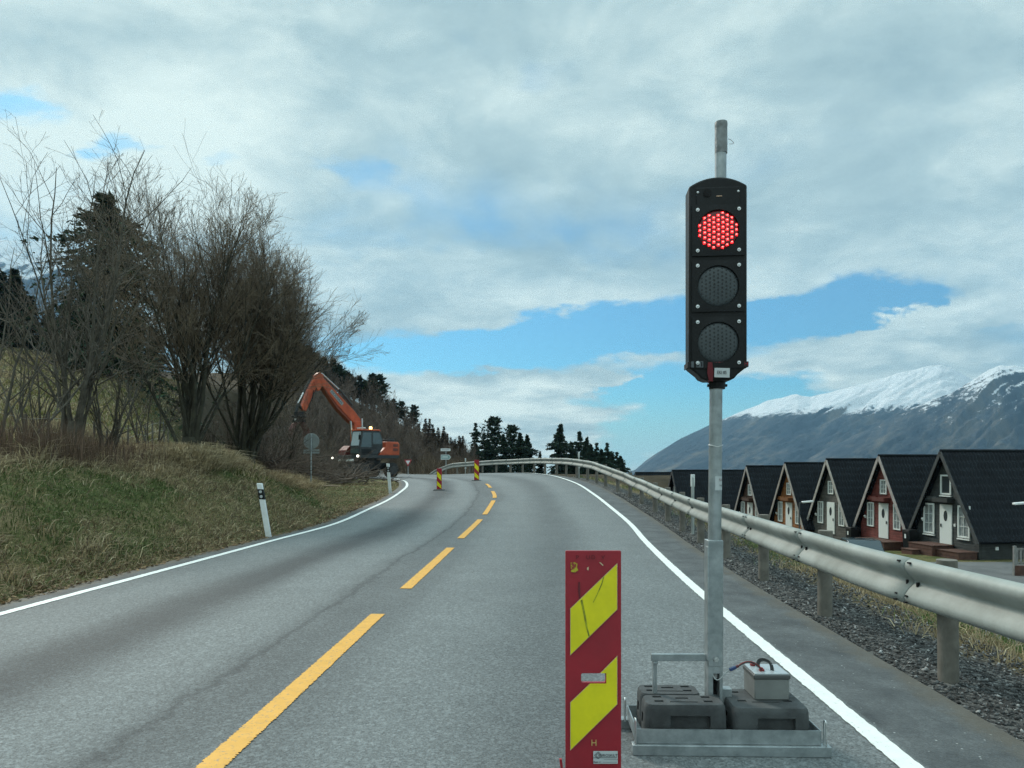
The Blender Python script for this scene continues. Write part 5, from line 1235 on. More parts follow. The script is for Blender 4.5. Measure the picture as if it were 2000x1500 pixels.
def children(pts, rad, cnt, t0, t1, ang, angv, lf, lv, n, r_end, wig, up, rg, rf=.6, taper=.55, out=0.0):
    m, N, _ = pts.shape; M_ = m * cnt; pi = np.repeat(np.arange(m), cnt)
    t = (t0 + (t1 - t0) * ((np.tile(np.arange(cnt), m) + rg.random(M_)) / cnt)) * (N - 1)
    i = np.minimum(t.astype(int), N - 2); f = (t - i)[:, None]
    p = pts[pi, i] * (1 - f) + pts[pi, i + 1] * f; T = nrm(pts[pi, i + 1] - pts[pi, i]); r = rad[pi, i] * (1 - f[:, 0]) + rad[pi, i + 1] * f[:, 0]
    az = rg.random(M_) * 2 * math.pi; ref = np.where(np.abs(T[:, 2:3]) > .95, np.array([1., 0, 0]), np.array([0, 0, 1.])); A = nrm(np.cross(T, ref)); B = np.cross(T, A)
    th = R_(ang) + rg.normal(0, R_(angv), M_); s_ = A * np.cos(az)[:, None] + B * np.sin(az)[:, None]
    d = T * np.cos(th)[:, None] + s_ * np.sin(th)[:, None]
    pl = np.linalg.norm(np.diff(pts, axis=1), axis=2).sum(1)[pi]
    rel = t / (N - 1); L = pl * lf * (1 - taper * (rel - t0) / max(1e-6, (t1 - t0))) * np.exp(rg.normal(0, lv, M_))
    return grow_lines(p, d, L, n, r * rf, np.full(M_, r_end), wig, up, rg)
M_BARK = mat('grey_brown_bark', (.13, .115, .09), .9, col2=(.06, .054, .04), vscale=7, bump=.6, bscale=40, bdist=.01)
M_BARKG = mat('mossy_dark_bark', (.058, .056, .036), .95, col2=(.026, .025, .018), vscale=5, bump=.6, bscale=40, bdist=.01)
M_TWIG = mat('bare_twigs', (.145, .108, .082), .85, col2=(.075, .058, .046), vscale=1.4)
M_TWIGG = mat('olive_bare_twigs', (.25, .195, .135), .85, col2=(.14, .11, .078), vscale=.9)
M_TWIGP = mat('pale_bare_twigs', (.21, .175, .14), .8, col2=(.10, .083, .068), vscale=2.5)
M_TWIGF = mat('brown_wood_twigs', (.15, .113, .088), .9, col2=(.08, .063, .050), vscale=.3)
def bare_tree(name, label, cat, loc, stems, lv, seed, mb, mt, group=None, thin=1.0, trunk_h=None, trunk_r=.2):
    # stems: list of (dx, dy, direction, length, radius); lv: child levels
    rg = np.random.default_rng(seed); t = thing(name, label, cat, loc, 0, group)
    p0 = np.array([[s[0], s[1], s[3] if False else (trunk_h or 0) * .75 - .15] for s in stems]); d0 = np.array([s[2] for s in stems], float)
    L = np.array([s[3] for s in stems], float); r0 = np.array([s[4] for s in stems], float)
    S, Rr = grow_lines(p0, d0, L, 12, r0, r0 * .08 + .002, .085, .035, rg)
    tr = [(S, Rr, 8)]; cr = []
    if trunk_h:
        n = 6; z = np.linspace(-.3, trunk_h, n); T = np.stack([rg.normal(0, .02, n), rg.normal(0, .02, n), z], 1)[None]
        tr.append((T, np.linspace(trunk_r * 1.25, trunk_r * .82, n)[None], 12))
    cur = (S, Rr)
    for i, q in enumerate(lv):
        c = children(*cur, **q, rg=rg)
        (tr if i == 0 else cr).append((c[0], c[1], 5 if i == 0 else 3)); 
        if q.get('_extra'): pass
        cur = c
    V, F = tubes(tr); link('trunk', np_mesh('trunk', V, F, True), mb, t)
    V, F = tubes(cr); link('crown', np_mesh('crown', V, F, True), mt, t)
    return t
def q(cnt, t0, t1, ang, angv, lf, lv, n, r_end, wig, up, rf=.6, taper=.55): return dict(cnt=cnt, t0=t0, t1=t1, ang=ang, angv=angv, lf=lf, lv=lv, n=n, r_end=r_end, wig=wig, up=up, rf=rf, taper=taper)
def at(px, Y, dz=-.05):
    x = (px - 1000) * Y / FPX; return Vector((x, Y, Hs(x, Y) + dz))
def fan(n, lo, hi, L0, L1, r, depth=.35, rg=rng, base=.10, az0=None):
    out = []
    for i in range(n):
        a = lo + (hi - lo) * (i + rg.uniform(-.3, .3)) / max(1, n - 1); dy = rg.normal(0, depth)
        out.append((rg.normal(0, base), rg.normal(0, base), (math.tan(R_(a)), dy, 1.0), rg.uniform(L0, L1), r * rg.uniform(.7, 1.15)))
    return out
# open, sparse tree on the bank, far left
bare_tree('bare_tree', 'sparse bare tree with many thin upright stems from one short trunk, leftmost on the bank', 'tree', at(145, 16),
          fan(11, -28, 27, 4.6, 6.3, .042, .22) + [(0, 0, (.12, .0, 1), 6.7, .06), (0, 0, (.0, .1, 1), 6.2, .055), (0.0, 0, (-.16, 0, 1), 5.9, .055)],
          [q(9, .15, .95, 36, 10, .40, .25, 7, .0035, .10, .05), q(5, .15, .98, 38, 12, .40, .3, 5, .0030, .13, .04), q(3, .2, 1, 38, 14, .45, .3, 4, .0026, .14, .02)], 11, M_BARK, M_TWIGP, trunk_h=.95, trunk_r=.19)
# tall multi-stemmed tree in the middle
bare_tree('bare_tree', 'tall bare multi-stemmed tree behind the dry hay clump, left one of the dense pair', 'tree', at(370, 20),
          fan(13, -14, 16, 5.2, 6.1, .050, .16, base=.13) + [(-.1, 0, (.08, 0, 1), 6.9, .080), (.16, 0, (.10, 0, 1), 7.0, .080), (.05, 0, (.02, .05, 1), 6.5, .075)],
          [q(14, .26, .99, 28, 8, .40, .22, 7, .0045, .07, .07, .6, .42), q(11, .10, .98, 33, 11, .46, .28, 6, .0038, .11, .05), q(7, .12, 1, 34, 12, .52, .3, 4, .0036, .13, .05)], 23, M_BARKG, M_TWIGG, trunk_h=.5, trunk_r=.24)
# wide dense tree leaning to the road
bare_tree('bare_tree', 'wide dense bare tree spreading its crown right towards the excavator', 'tree', at(478, 23),
          fan(16, -13, 33, 5.0, 6.0, .055, .2, base=.16) + fan(6, 18, 35, 4.8, 5.6, .055, .2, base=.1) + [(0, 0, (.02, 0, 1), 7.1, .10), (.2, 0, (.12, 0, 1), 6.9, .09), (-.2, 0, (-.05, 0, 1), 7.0, .09), (.1, 0, (.34, .1, 1), 5.6, .085), (.1, .0, (.55, -.1, 1), 5.2, .08)],
          [q(14, .36, .99, 30, 9, .38, .22, 7, .005, .08, .03, .6, .42), q(11, .10, .98, 33, 11, .44, .28, 6, .0042, .11, .04), q(7, .12, 1, 34, 12, .50, .3, 4, .0040, .13, .04)], 37, M_BARKG, M_TWIGG, trunk_h=.7, trunk_r=.32)
# young bare saplings and shrubs along the bank top
sap = [q(7, .2, .95, 30, 10, .38, .25, 6, .0035, .09, .05), q(5, .2, 1, 36, 12, .42, .3, 4, .0028, .12, .04)]
bare_tree('bare_sapling', 'bare sapling cut off by the left edge of the picture', 'tree', at(-10, 14.5), fan(7, -24, 26, 3.2, 5.4, .035, .2), [q(8, .2, .95, 30, 10, .38, .25, 6, .0035, .09, .05), q(6, .15, 1, 36, 12, .42, .3, 5, .0028, .12, .04), q(2, .2, 1, 36, 12, .42, .3, 4, .0025, .12, .04)], 41, M_BARK, M_TWIGP, 'bare saplings on the bank top')
bare_tree('bare_sapling', 'low bare shrub with crossing stems leaning right, below the sparse leftmost tree', 'tree', at(205, 16.8), fan(8, -6, 30, 2.0, 3.6, .040, .2, base=.08), sap, 43, M_BARK, M_TWIGP, 'bare saplings on the bank top')
bare_tree('bare_sapling', 'slim bare sapling standing between the sparse tree and the tall multi-stemmed tree', 'tree', at(292, 21), fan(6, -16, 14, 2.6, 4.6, .035, .2, base=.08), sap, 47, M_BARK, M_TWIG, 'bare saplings on the bank top')
bare_tree('bare_sapling', 'thin bare sapling behind the brown brush, near the left edge', 'tree', at(70, 18.5), fan(6, -20, 16, 3.0, 5.0, .035, .2, base=.08), sap, 53, M_BARK, M_TWIG, 'bare saplings on the bank top')
# dark bare bushes under and behind the wide tree
bush_lv = [q(10, .1, .95, 35, 12, .45, .25, 6, .005, .11, .03), q(7, .1, 1, 38, 14, .46, .3, 5, .004, .13, .02), q(4, .2, 1, 40, 14, .48, .3, 4, .0035, .14, .02)]
for k, (px, Y, h, lbl) in enumerate([(425, 25, 2.6, 'low bare bush between the two dense trees'), (508, 25.5, 2.6, 'dark bare bush on the mound below the wide tree'), (560, 30, 2.5, 'dark bare bush just left of the round sign back'),
                                     (630, 36, 2.0, 'dense bare bush right of the round sign back'), (588, 50, 4.2, 'tall bare bush behind the excavator grab'), (545, 38, 5.4, 'tall dark bare bush behind the mound'), (648, 43, 2.2, 'low bare bush left of the excavator wheels')]):
    bare_tree('bare_bush', lbl, 'bush', at(px, Y), fan(9, -42, 42, h * .6, h * 1.05, .035, .45, base=.25), bush_lv, 60 + k, M_BARKG, M_TWIG, 'bare bushes by the bend')

bare_tree('bare_bush', 'low dark bush on the near flank of the mound behind the leaning white post', 'bush', at(510, 24.5), fan(9, -34, 30, .7, 1.3, .025, .45, base=.3), bush_lv, 88, M_BARKG, M_TWIG, 'bare bushes by the bend')

# ------------------------------------------------------------------ conifers
M_NEED = vcol_mat('conifer_needles', .85, .0, .15)
M_CBARK = mat('conifer_bark', (.070, .052, .038), .9, col2=(.034, .028, .022), vscale=3)
def needle_mesh(branches, rg, per, size, droop, col, hang=.25):
    # branches: arrays p (base), d (direction), L ; leaf-sized faces along each
    p, d, L = branches; m = len(p); t = (rg.random((m, per)) ** .75); 
    pos = p[:, None] + d[:, None] * (L[:, None] * t)[..., None]; pos[..., 2] -= droop * (L[:, None] * t) ** 1.6
    side = nrm(np.cross(d, np.array([0, 0, 1.])))[:, None]; wdt = (L[:, None] * .26 * (1.05 - t) + .03)
    pos = pos + side * (rg.uniform(-1, 1, (m, per)) * wdt)[..., None]; pos[..., 2] -= np.abs(rg.normal(0, hang * .3, (m, per))) * np.minimum(L[:, None], 1.2)
    pos = pos.reshape(-1, 3); n = len(pos); dd = np.repeat(d, per, 0)
    ax = nrm(dd + rg.normal(0, .55, (n, 3)) + np.array([0, 0, -.25])); bx = nrm(np.cross(ax, rg.normal(0, 1, (n, 3)))); s_ = size * np.exp(rg.normal(0, .3, n))[:, None]
    V = np.stack([pos - bx * s_ * .32, pos + ax * s_ * 1.0, pos + bx * s_ * .32, pos - ax * s_ * .35], 1).reshape(-1, 3); F = np.arange(4 * n).reshape(n, 4)
    c = np.array(col) * np.exp(rg.normal(0, .28, (n, 1))) * np.array([1, 1, 1]) + rg.normal(0, .004, (n, 3)); C = np.repeat(np.clip(c, .003, 1), 4, 0)
    return V, F, C
def conifer(name, label, cat, loc, h, rad, seed, kind='spruce', density=1.0, size=.16, col=(.022, .040, .024), group=None, ragged=.25):
    rg = np.random.default_rng(seed); t = thing(name, label, cat, loc, 0, group)
    n = 8; z = np.linspace(-.3, h * .97, n); tw = np.stack([rg.normal(0, .012 * h, n) * (z > 0), rg.normal(0, .012 * h, n), z], 1)[None]
    V, F = tubes([(tw, (.018 * h * (1 - z / h * .93) + .01)[None], 7)])
    link('trunk', np_mesh('trunk', V, F, True), M_CBARK, t)
    if kind == 'pine': z0 = .42
    elif kind == 'tallpine': z0 = .30
    else: z0 = .06
    nb = int((330 if kind == 'spruce' else 150) * density); u = rg.random(nb) ** .85; wl = 17 if kind == 'spruce' else 9; uq = (np.floor(u * wl) + .5) / wl; u = np.where(rg.random(nb) < .8, uq + rg.normal(0, .010, nb), u); u = np.clip(u, 0.005, .995); zb = h * (z0 + (1 - z0) * u); wf_ = np.exp(rg.normal(0, .20, wl + 1))[np.clip((u * wl).astype(int), 0, wl)]
    if kind == 'spruce': prof_ = (1 - u) ** (.68 if h > 14.5 else .80) * (1 + ragged * np.sin(zb * 3.1 + seed) * .5) * (1 - .62 * sm(u, .78, 1.0))
    else: prof_ = np.clip(np.sin(np.clip(u, 0.02, 1) ** .8 * math.pi * .93 + .12), .12, 1) * (.6 + .5 * np.sin(np.floor(u * 7) * 2.1 + seed) ** 2)
    Lb = rad * prof_ * np.exp(rg.normal(0, ragged, nb)) * 1.0 + .012 * h
    Lb = Lb * wf_
    az = rg.random(nb) * 2 * math.pi; el = (.25 - .55 * (1 - u)) if kind == 'spruce' else rg.normal(.25, .25, nb)
    d = nrm(np.stack([np.cos(az), np.sin(az), np.tan(el)], 1)); p = np.stack([np.interp(zb, z, tw[0, :, 0]), np.interp(zb, z, tw[0, :, 1]), zb], 1)
    V, F, C = needle_mesh((p, d, Lb), rg, int(24 if kind == 'spruce' else 30), size * .62, .10 if kind == 'spruce' else -.02, col)
    # top leader tuft
    me = np_mesh('crown', V, F); set_tint(me, C); link('crown', me, M_NEED, t)
    return t
conifer('spruce_tree', 'big dark ragged spruce behind the sparse leftmost tree', 'tree', at(213, 60, 0), 15.4, 6.4, 5, 'spruce', 3.0, .46, (.030, .048, .028), None, .34)
# distant spruces on the meadow brow at the left
spG = conifer('spruce_tree', 'dark spruce on the meadow brow at the left edge', 'tree', at(-25, 66, 0), 9.2, 2.2, 9, 'spruce', 1.2, .38, (.020, .034, .026), 'spruces on the meadow brow')
spA = conifer('spruce_tree', 'dark spruce on the meadow brow, second of the group from the left edge', 'tree', at(28, 70, 0), 8.0, 2.0, 10, 'spruce', 1.2, .38, (.020, .034, .026), 'spruces on the meadow brow')
for px, Y, s_, o, lbl in [(-70, 62, 1.05, spA, 'dark spruce on the brow just outside the left edge'), (5, 76, .95, spG, 'dark spruce on the brow behind the first two'), (62, 72, .62, spG, 'shorter dark spruce on the brow under the snowy mountain'),
                          (95, 74, .60, spA, 'small dark spruce on the brow left of the big ragged spruce'), (128, 76, .70, spG, 'dark spruce on the brow close beside the big ragged spruce'), (160, 78, .9, spA, 'dark spruce half hidden by the big ragged spruce'),
                          (262, 76, .8, spG, 'dark spruce on the brow right behind the big ragged spruce'), (300, 80, .66, spA, 'small dark spruce seen through the tall multi-stemmed tree')]:
    dup(o, at(px, Y, 0), random.uniform(0, 6), lbl, s_)
# wood on the hillside: bare trees as copies of three kinds, pines and spruces on the crest
wb = []
for k in range(4):
    rg = np.random.default_rng(200 + k)
    wb.append(bare_tree('woodland_tree', 'leafless brown tree in the wood on the hillside', 'tree', (0, 0, 0), fan(3, -12, 12, 5.5, 7.5, .09, .14, rg=rg) + [(0, 0, (0, 0, 1), 8.2, .12)],
              [q(13, .12, .98, 36, 10, .34, .25, 5, .02, .08, .08), q(9, .1, 1, 36, 12, .42, .3, 4, .016, .1, .06)], 210 + k, M_TWIGF, M_TWIGF, 'leafless trees of the hillside wood', trunk_h=1.2, trunk_r=.13))
wspots = []
rg = np.random.default_rng(99)
for i in range(4000):
    Y = rg.uniform(70, 165); px = rg.uniform(470, 925)
    if Y < 78 and px > 840: continue
    if abs(x - np.interp(Y, Cc[:, 1], Cc[:, 0])) < 7 and Y < 96: continue
    x = (px - 1000) * Y / FPX
    if rg.random() < .45 * (Y - 70) / 95: continue
    if all((x - a) ** 2 + (Y - b_) ** 2 > 2.9 ** 2 for a, b_ in wspots): wspots.append((x, Y))
    if len(wspots) >= 235: break
hz = H([a for a, _ in wspots], [b_ for _, b_ in wspots])
used = set()
for i, ((x, Y), z) in enumerate(zip(wspots, hz)):
    k = i % 4; s_ = rg.uniform(.55, 1.0) * (1 - .52 * sm(1000 + FPX * x / Y, 720, 850)); s_ = float(s_)
    if k not in used: used.add(k); o = wb[k]; o.location = (x, Y, z - .2); o.scale = (s_,) * 3
    else: dup(wb[k], (x, Y, z - .2), rg.uniform(0, 6.28), None, (s_ * 1.1, s_ * 1.1, s_))
pA = conifer('pine_tree', 'tall pine with a dense crown, largest on the wooded crest', 'tree', at(728, 140, -.3), 8.6, 2.1, 71, 'tallpine', 1.2, .5, (.028, .044, .027), 'pines on the wooded crest')
pB = conifer('pine_tree', 'slender pine next to the largest one on the wooded crest', 'tree', at(742, 143, -.3), 9.2, 1.7, 72, 'tallpine', .9, .45, (.028, .044, .028), 'pines on the wooded crest')
pC = conifer('pine_tree', 'lone tall pine with a bare lower trunk, rightmost on the crest', 'tree', at(808, 140, -.3), 6.4, 1.25, 73, 'pine', .8, .36, (.028, .044, .028), 'pines on the wooded crest')
for px, Y, s_, o, lbl in [(784, 141, .92, pC, 'pine with a rounded crown just left of the lone tall pine'), (770, 142, .62, pB, 'small pine left of the rounded one on the crest'), (797, 142, .45, pC, 'tiny pine between the two rightmost pines'),
                          (703, 140, .78, pB, 'narrow pine on the crest behind the boom'), (690, 141, .70, pA, 'pointed pine on the crest above the excavator cab'), (715, 144, .72, pA, 'pine between the narrow one and the largest one'), (680, 138, .75, pB, 'pine on the crest right of the boom'),
                          (662, 138, .85, pA, 'broad pine on the crest just right of the boom tip'), (650, 139, .9, pA, 'broad pine behind the boom tip'), (633, 138, .85, pA, 'dark pine left of the boom tip'), (618, 140, .85, pA, 'dark pine on the crest above the grab'),
                          (603, 138, .95, pA, 'dark pine on the crest at the tip of the wide bare tree'), (588, 140, .9, pA, 'dark pine seen through the tip of the wide bare tree'), (756, 143, .55, pA, 'low pine right of the slender one'), (570, 138, .9, pA, 'dark pine hidden behind the wide bare tree')]:
    dup(o, at(px, Y, -.3), random.uniform(0, 6), lbl, s_)
# larches: thin brown points on the falling crest
lar = conifer('larch_tree', 'thin brown larch on the falling crest of the wood', 'tree', at(830, 120, -.2), 5.6, .9, 81, 'spruce', .55, .24, (.075, .058, .040), 'brown larches on the falling crest')
for px in (818, 839, 848, 856, 864, 873, 881, 889, 896, 903, 909, 868, 885, 845, 900):
    Y = random.uniform(108, 124); dup(lar, at(px, Y, -.2), random.uniform(0, 6), None, random.uniform(.75, 1.05) * (1.0 if px < 880 else .85))
# dark conifer groups beyond the rail
cA = conifer('spruce_tree', 'open spruce with a pointed top, left end of the dark group beyond the rail', 'tree', (0, 0, 0), 9.5, 2.3, 91, 'spruce', .85, .40, (.026, .047, .031), 'dark conifers beyond the rail', .3)
cB = conifer('spruce_tree', 'tallest uneven conifer of the left dark group beyond the rail', 'tree', (0, 0, 0), 10.5, 2.6, 92, 'tallpine', 1.6, .46, (.025, .045, .030), 'dark conifers beyond the rail', .35)
cC = conifer('spruce_tree', 'broad dark conifer at the left of the right-hand group beyond the rail', 'tree', (0, 0, 0), 10.0, 2.7, 93, 'spruce', 2.0, .42, (.024, .043, .029), 'dark conifers beyond the rail', .18)
def beyond(o, px, ytop, Y, lbl, wid=1.0, first=False):
    x = (px - 1000) * Y / FPX; z = Hs(x, Y) - .2; top = CAMH + (HOR - ytop) * Y / FPX; hh = {'a': 9.5, 'b': 10.5, 'c': 10.0}[o[1]]; s_ = (top - z) / (hh * 1.0)
    if first: o[0].location = (x, Y, z); o[0].scale = (s_ * wid, s_ * wid, s_); o[0]['label'] = lbl
    else: dup(o[0], (x, Y, z), random.uniform(0, 6), lbl, (s_ * wid, s_ * wid, s_))
A, B, C_ = (cA, 'a'), (cB, 'b'), (cC, 'c')
beyond(A, 929, 826, 100, 'open spruce with a pointed top, left end of the dark group beyond the rail', .75, True)
beyond(B, 966, 816, 102, 'tallest uneven conifer of the left dark group beyond the rail', .85, True)
beyond(B, 1001, 832, 100, 'conifer with a spiky top right of the tallest in the left dark group', .8); beyond(C_, 1031, 850, 101, 'rounded dark conifer at the right end of the left group beyond the rail', .8)
beyond(A, 945, 846, 104, 'small spruce between the open one and the tallest conifer'); beyond(C_, 984, 850, 98, 'dark spruce filling the gap right of the tallest conifer', .9); beyond(C_, 1016, 846, 97, 'dark spruce filling the gap before the rounded conifer', .9); beyond(C_, 955, 858, 97, 'low dark spruce at the foot of the tallest conifer', 1.1); beyond(C_, 930, 866, 96, 'low dark spruce at the left foot of the left group', 1.1)
beyond(C_, 1094, 829, 98, 'broad dark spruce, tallest of the right-hand group beyond the rail', .85, True)
beyond(A, 1132, 843, 100, 'ragged spruce second from left in the right-hand group', .85); beyond(C_, 1117, 864, 99, 'low rounded conifer between the two tallest of the right-hand group', .9); beyond(C_, 1145, 855, 98, 'dark spruce right of the ragged one', .7); beyond(A, 1165, 865, 97, 'narrow spruce in the middle of the right-hand group', .9)
beyond(C_, 1155, 868, 95, 'short dark spruce filling the middle of the right-hand group', .9); beyond(A, 1186, 865, 96, 'pointed slim spruce near the right end of the group', .8); beyond(A, 1205, 883, 98, 'small slim spruce, second from the right end'); beyond(C_, 1213, 891, 97, 'small spruce at the right end of the right-hand group', .9)
beyond(C_, 1055, 883, 104, 'tiny lone conifer in the gap between the two dark groups', .7); beyond(C_, 1176, 878, 94, 'squat dark spruce left of the pointed slim one', 1.0); beyond(C_, 1196, 886, 94, 'squat dark spruce right of the pointed slim one', 1.0)

# ------------------------------------------------------------------ grass, hay, brush, gravel: uncountable
def blades(name, x, y, length, width, lean, C, m, base_dz=-.02, droop=.35, leandir=None):
    n = len(x); z = H(x, y) + base_dz; p = np.stack([x, y, z], 1)
    a = rng.random(n) * 2 * math.pi; ld = np.stack([np.cos(a), np.sin(a), np.zeros(n)], 1) * lean[:, None]
    if leandir is not None: ld += leandir
    d = nrm(np.array([0, 0, 1.]) + ld); sd_ = nrm(np.cross(d, rng.normal(0, 1, (n, 3)))) * width[:, None] * .5
    mid = p + d * length[:, None] * .55; d2 = nrm(d + ld * 1.2 - np.array([0, 0, droop])); tip = mid + d2 * length[:, None] * .5
    V = np.stack([p - sd_, p + sd_, mid + sd_ * .8, mid - sd_ * .8, tip], 1).reshape(-1, 3); b_ = np.arange(n) * 5
    F = np.vstack([np.stack([b_, b_ + 1, b_ + 2], 1), np.stack([b_, b_ + 2, b_ + 3], 1), np.stack([b_ + 3, b_ + 2, b_ + 4], 1)])
    me = np_mesh(name, V, F); set_tint(me, np.repeat(C, 5, 0)); return link(name, me, m)
M_GRASS = vcol_mat('grass_blades', .8, .22)
def bank_points(n, ymin, ymax, umin, umax, pw=1.0):
    # sample (station along the left edge, distance across) and keep what is near the camera more densely
    y = ymin * (ymax / ymin) ** (rng.random(n) ** pw); Ex = np.interp(y, Lo[:, 1][(Lo[:, 1] < 44)], Lo[:, 0][(Lo[:, 1] < 44)])
    d = umin + (umax - umin) * rng.random(n); return Ex - d, y, d
GRN = np.array([[.070, .115, .034], [.092, .130, .042], [.058, .092, .030]]); STR = np.array([[.36, .295, .18], [.30, .24, .14], [.44, .37, .245], [.22, .17, .10]]); BRN = np.array([[.15, .11, .066], [.11, .082, .052]])
def pal(A, n): return A[rng.integers(0, len(A), n)] * np.exp(rng.normal(0, .20, (n, 1)))
N1 = 150000
x, y, d = bank_points(N1, 5.2, 34, .05, 8.2); w = np.interp(y, _by, _bw); u = (d - w) / 3.4
gpatch = fbm(x, y * .6, 2.2, 4, 21); fine = fbm(x, y, .5, 3, 31)
green = sm(gpatch + .35 * (fine - .5), .40, .52) * sm(u, .0, .22) * (1 - sm(u, .78, .98)); green = np.maximum(green, .55 * sm(gpatch, .5, .6) * sm(d, 0.25, .6))
isg = rng.random(N1) < green * .85
C = np.where(isg[:, None], pal(GRN, N1), np.where((rng.random(N1) < .30)[:, None], pal(BRN, N1), pal(STR, N1)))
ln = np.where(isg, rng.uniform(.05, .14, N1), rng.uniform(.06, .20, N1) * (1 + .8 * sm(u, .75, 1.05))) * (.55 + .9 * fine) ; ln *= np.where(u < .04, .6, 1.0); tuft = sm(fbm(x, y, .32, 2, 77), .60, .76); ln *= 1 + 1.1 * tuft * (~isg)
tag(blades('grass', x, y, ln, rng.uniform(.005, .011, N1) * (1 + .035 * np.maximum(y - 6, 0)), np.where(isg, .45, 1.0) * rng.random(N1) + .12, C, M_GRASS, droop=.75, leandir=np.array([.30, -.12, 0])), kind='stuff')
# long dry hay on the bank top
N2 = 40000
x, y, d = bank_points(N2, 14.5, 29, 2.9, 7.2); keep = (fbm(x, y, 1.5, 3, 5) > .36) & ((y > 16.5) | (rng.random(N2) < .25)); x, y, d = x[keep], y[keep], d[keep]; n = len(x); f = fbm(x, y, .8, 2, 8)
tag(blades('dry_hay', x, y, rng.uniform(.30, .85, n) * (.35 + 1.3 * f * f), rng.uniform(.010, .020, n), rng.random(n) * .8 + .15, pal(STR, n) * 1.1, M_GRASS, droop=1.0, leandir=np.array([.30, -.15, 0])), kind='stuff')
# brown upright brushwood at the far left on top of the bank
N3 = 5200
x, y, d = bank_points(N3, 12.5, 19.5, 3.3, 6.2); n = len(x); px_ = 1000 + FPX * x / y; keep = (px_ < 330) & (rng.random(n) < 1 - .75 * sm(px_, 120, 300)); x, y = x[keep], y[keep]; n = len(x)
tag(blades('brushwood', x, y, rng.uniform(.40, 1.05, n) * (1 - .35 * sm(1000 + FPX * x / y, 60, 260)), rng.uniform(.008, .014, n), rng.random(n) * .22, np.array([.125, .085, .060]) * np.exp(rng.normal(0, .35, (n, 1))), M_GRASS, droop=-.2), kind='stuff')
# fallen leaves and bits of stalk along the foot of the bank
n = 2600; y = 5.4 * (26 / 5.4) ** rng.random(n); Ex = np.interp(y, Lo[:, 1][Lo[:, 1] < 44], Lo[:, 0][Lo[:, 1] < 44]); x = Ex + .10 - np.abs(rng.normal(0, .35, n)); z = H(x, y) + .028
z = np.where(x > Ex, np.interp(y, Lo[:, 1][Lo[:, 1] < 44], Lo[:, 2][Lo[:, 1] < 44]) + .012, z); a = rng.random(n) * 6.28; s_ = rng.uniform(.012, .032, n) * (1 + .03 * y)
ax = np.stack([np.cos(a), np.sin(a), rng.normal(0, .35, n)], 1) * s_[:, None]; bx = np.stack([-np.sin(a), np.cos(a), rng.normal(0, .35, n)], 1) * (s_ * .55)[:, None]; c = np.stack([x, y, z], 1)
me = np_mesh('fallen_leaves', np.stack([c - ax, c - bx, c + ax, c + bx], 1).reshape(-1, 3), np.arange(4 * n).reshape(n, 4)); set_tint(me, np.repeat(np.array([.17, .115, .065]) * np.exp(rng.normal(0, .4, (n, 1))), 4, 0)); tag(link('fallen_leaves', me, M_GRASS), kind='stuff')
# meadow grass further off and thin ground cover round the bend
N4 = 42000
y = 18 + 62 * rng.random(N4); px_ = rng.uniform(-30, 520, N4); x = (px_ - 1000) * y / FPX; n = N4; f = fbm(x, y, 5, 3, 44); gm = rng.random(n) < sm(f, .44, .60) * .55
tag(blades('meadow_grass', x, y, rng.uniform(.12, .34, n), .012 + .0011 * y, rng.random(n) * .7 + .1, np.where(gm[:, None], pal(np.array([[.165, .160, .055], [.13, .135, .045]]), n), pal(STR, n) * .95), M_GRASS), kind='stuff')
# dry grass on the right embankment
N5 = 34000
y = 2.6 * (34 / 2.6) ** rng.random(N5); Ex = np.interp(y, Ro[:, 1][Ro[:, 1] < 40], Ro[:, 0][Ro[:, 1] < 40]); dd = .55 + 3.4 * rng.random(N5) ** 1.2; x = Ex + dd; keep = rng.random(N5) < sm(dd + 1.1 * (fbm(x, y, .9, 3, 51) - .5), .75, 1.5); x, y = x[keep], y[keep]; n = len(x); gm = rng.random(n) < .38 * sm(fbm(x, y, 1.2, 3, 52), .45, .6) * 2
tag(blades('verge_grass', x, y, rng.uniform(.06, .26, n), rng.uniform(.004, .008, n) * (1 + .05 * np.maximum(y - 4, 0)), rng.random(n) * .8 + .15, np.where(gm[:, None], pal(GRN * 1.25, n), pal(STR, n)), M_GRASS, droop=.6), kind='stuff')
# gravel on the right verge
def gravel():
    n = 24000; y = 2.4 * (24 / 2.4) ** rng.random(n); Ex = np.interp(y, Ro[:, 1][Ro[:, 1] < 40], Ro[:, 0][Ro[:, 1] < 40]); dd = -.03 + 1.35 * rng.random(n) ** .85; x = Ex + dd
    z = H(x, y); s_ = (.004 + .012 * rng.random(n) ** 2.6) * (1 + .03 * y)
    O = np.array([[1, 0, 0], [-1, 0, 0], [0, 1, 0], [0, -1, 0], [0, 0, .7], [0, 0, -.7]]); V = O[None] * (1 + rng.normal(0, .28, (n, 6, 1))) * s_[:, None, None]
    a = rng.random(n) * 6.28; c, sn = np.cos(a), np.sin(a); V = np.stack([V[..., 0] * c[:, None] - V[..., 1] * sn[:, None], V[..., 0] * sn[:, None] + V[..., 1] * c[:, None], V[..., 2] + V[..., 0] * rng.normal(0, .4, n)[:, None]], -1) + np.stack([x, y, z + s_ * .25], 1)[:, None]
    T = np.array([[0, 2, 4], [2, 1, 4], [1, 3, 4], [3, 0, 4], [2, 0, 5], [1, 2, 5], [3, 1, 5], [0, 3, 5]]); F = (np.arange(n)[:, None, None] * 6 + T[None]).reshape(-1, 3)
    C = np.array([.075, .078, .078]) * np.exp(rng.normal(0, .45, (n, 1))); C[rng.random(n) < .05] = (.34, .34, .33)
    me = np_mesh('gravel', V.reshape(-1, 3), F); set_tint(me, np.repeat(C, 6, 0)); tag(link('gravel', me, vcol_mat('loose_stones', .9)), kind='stuff')
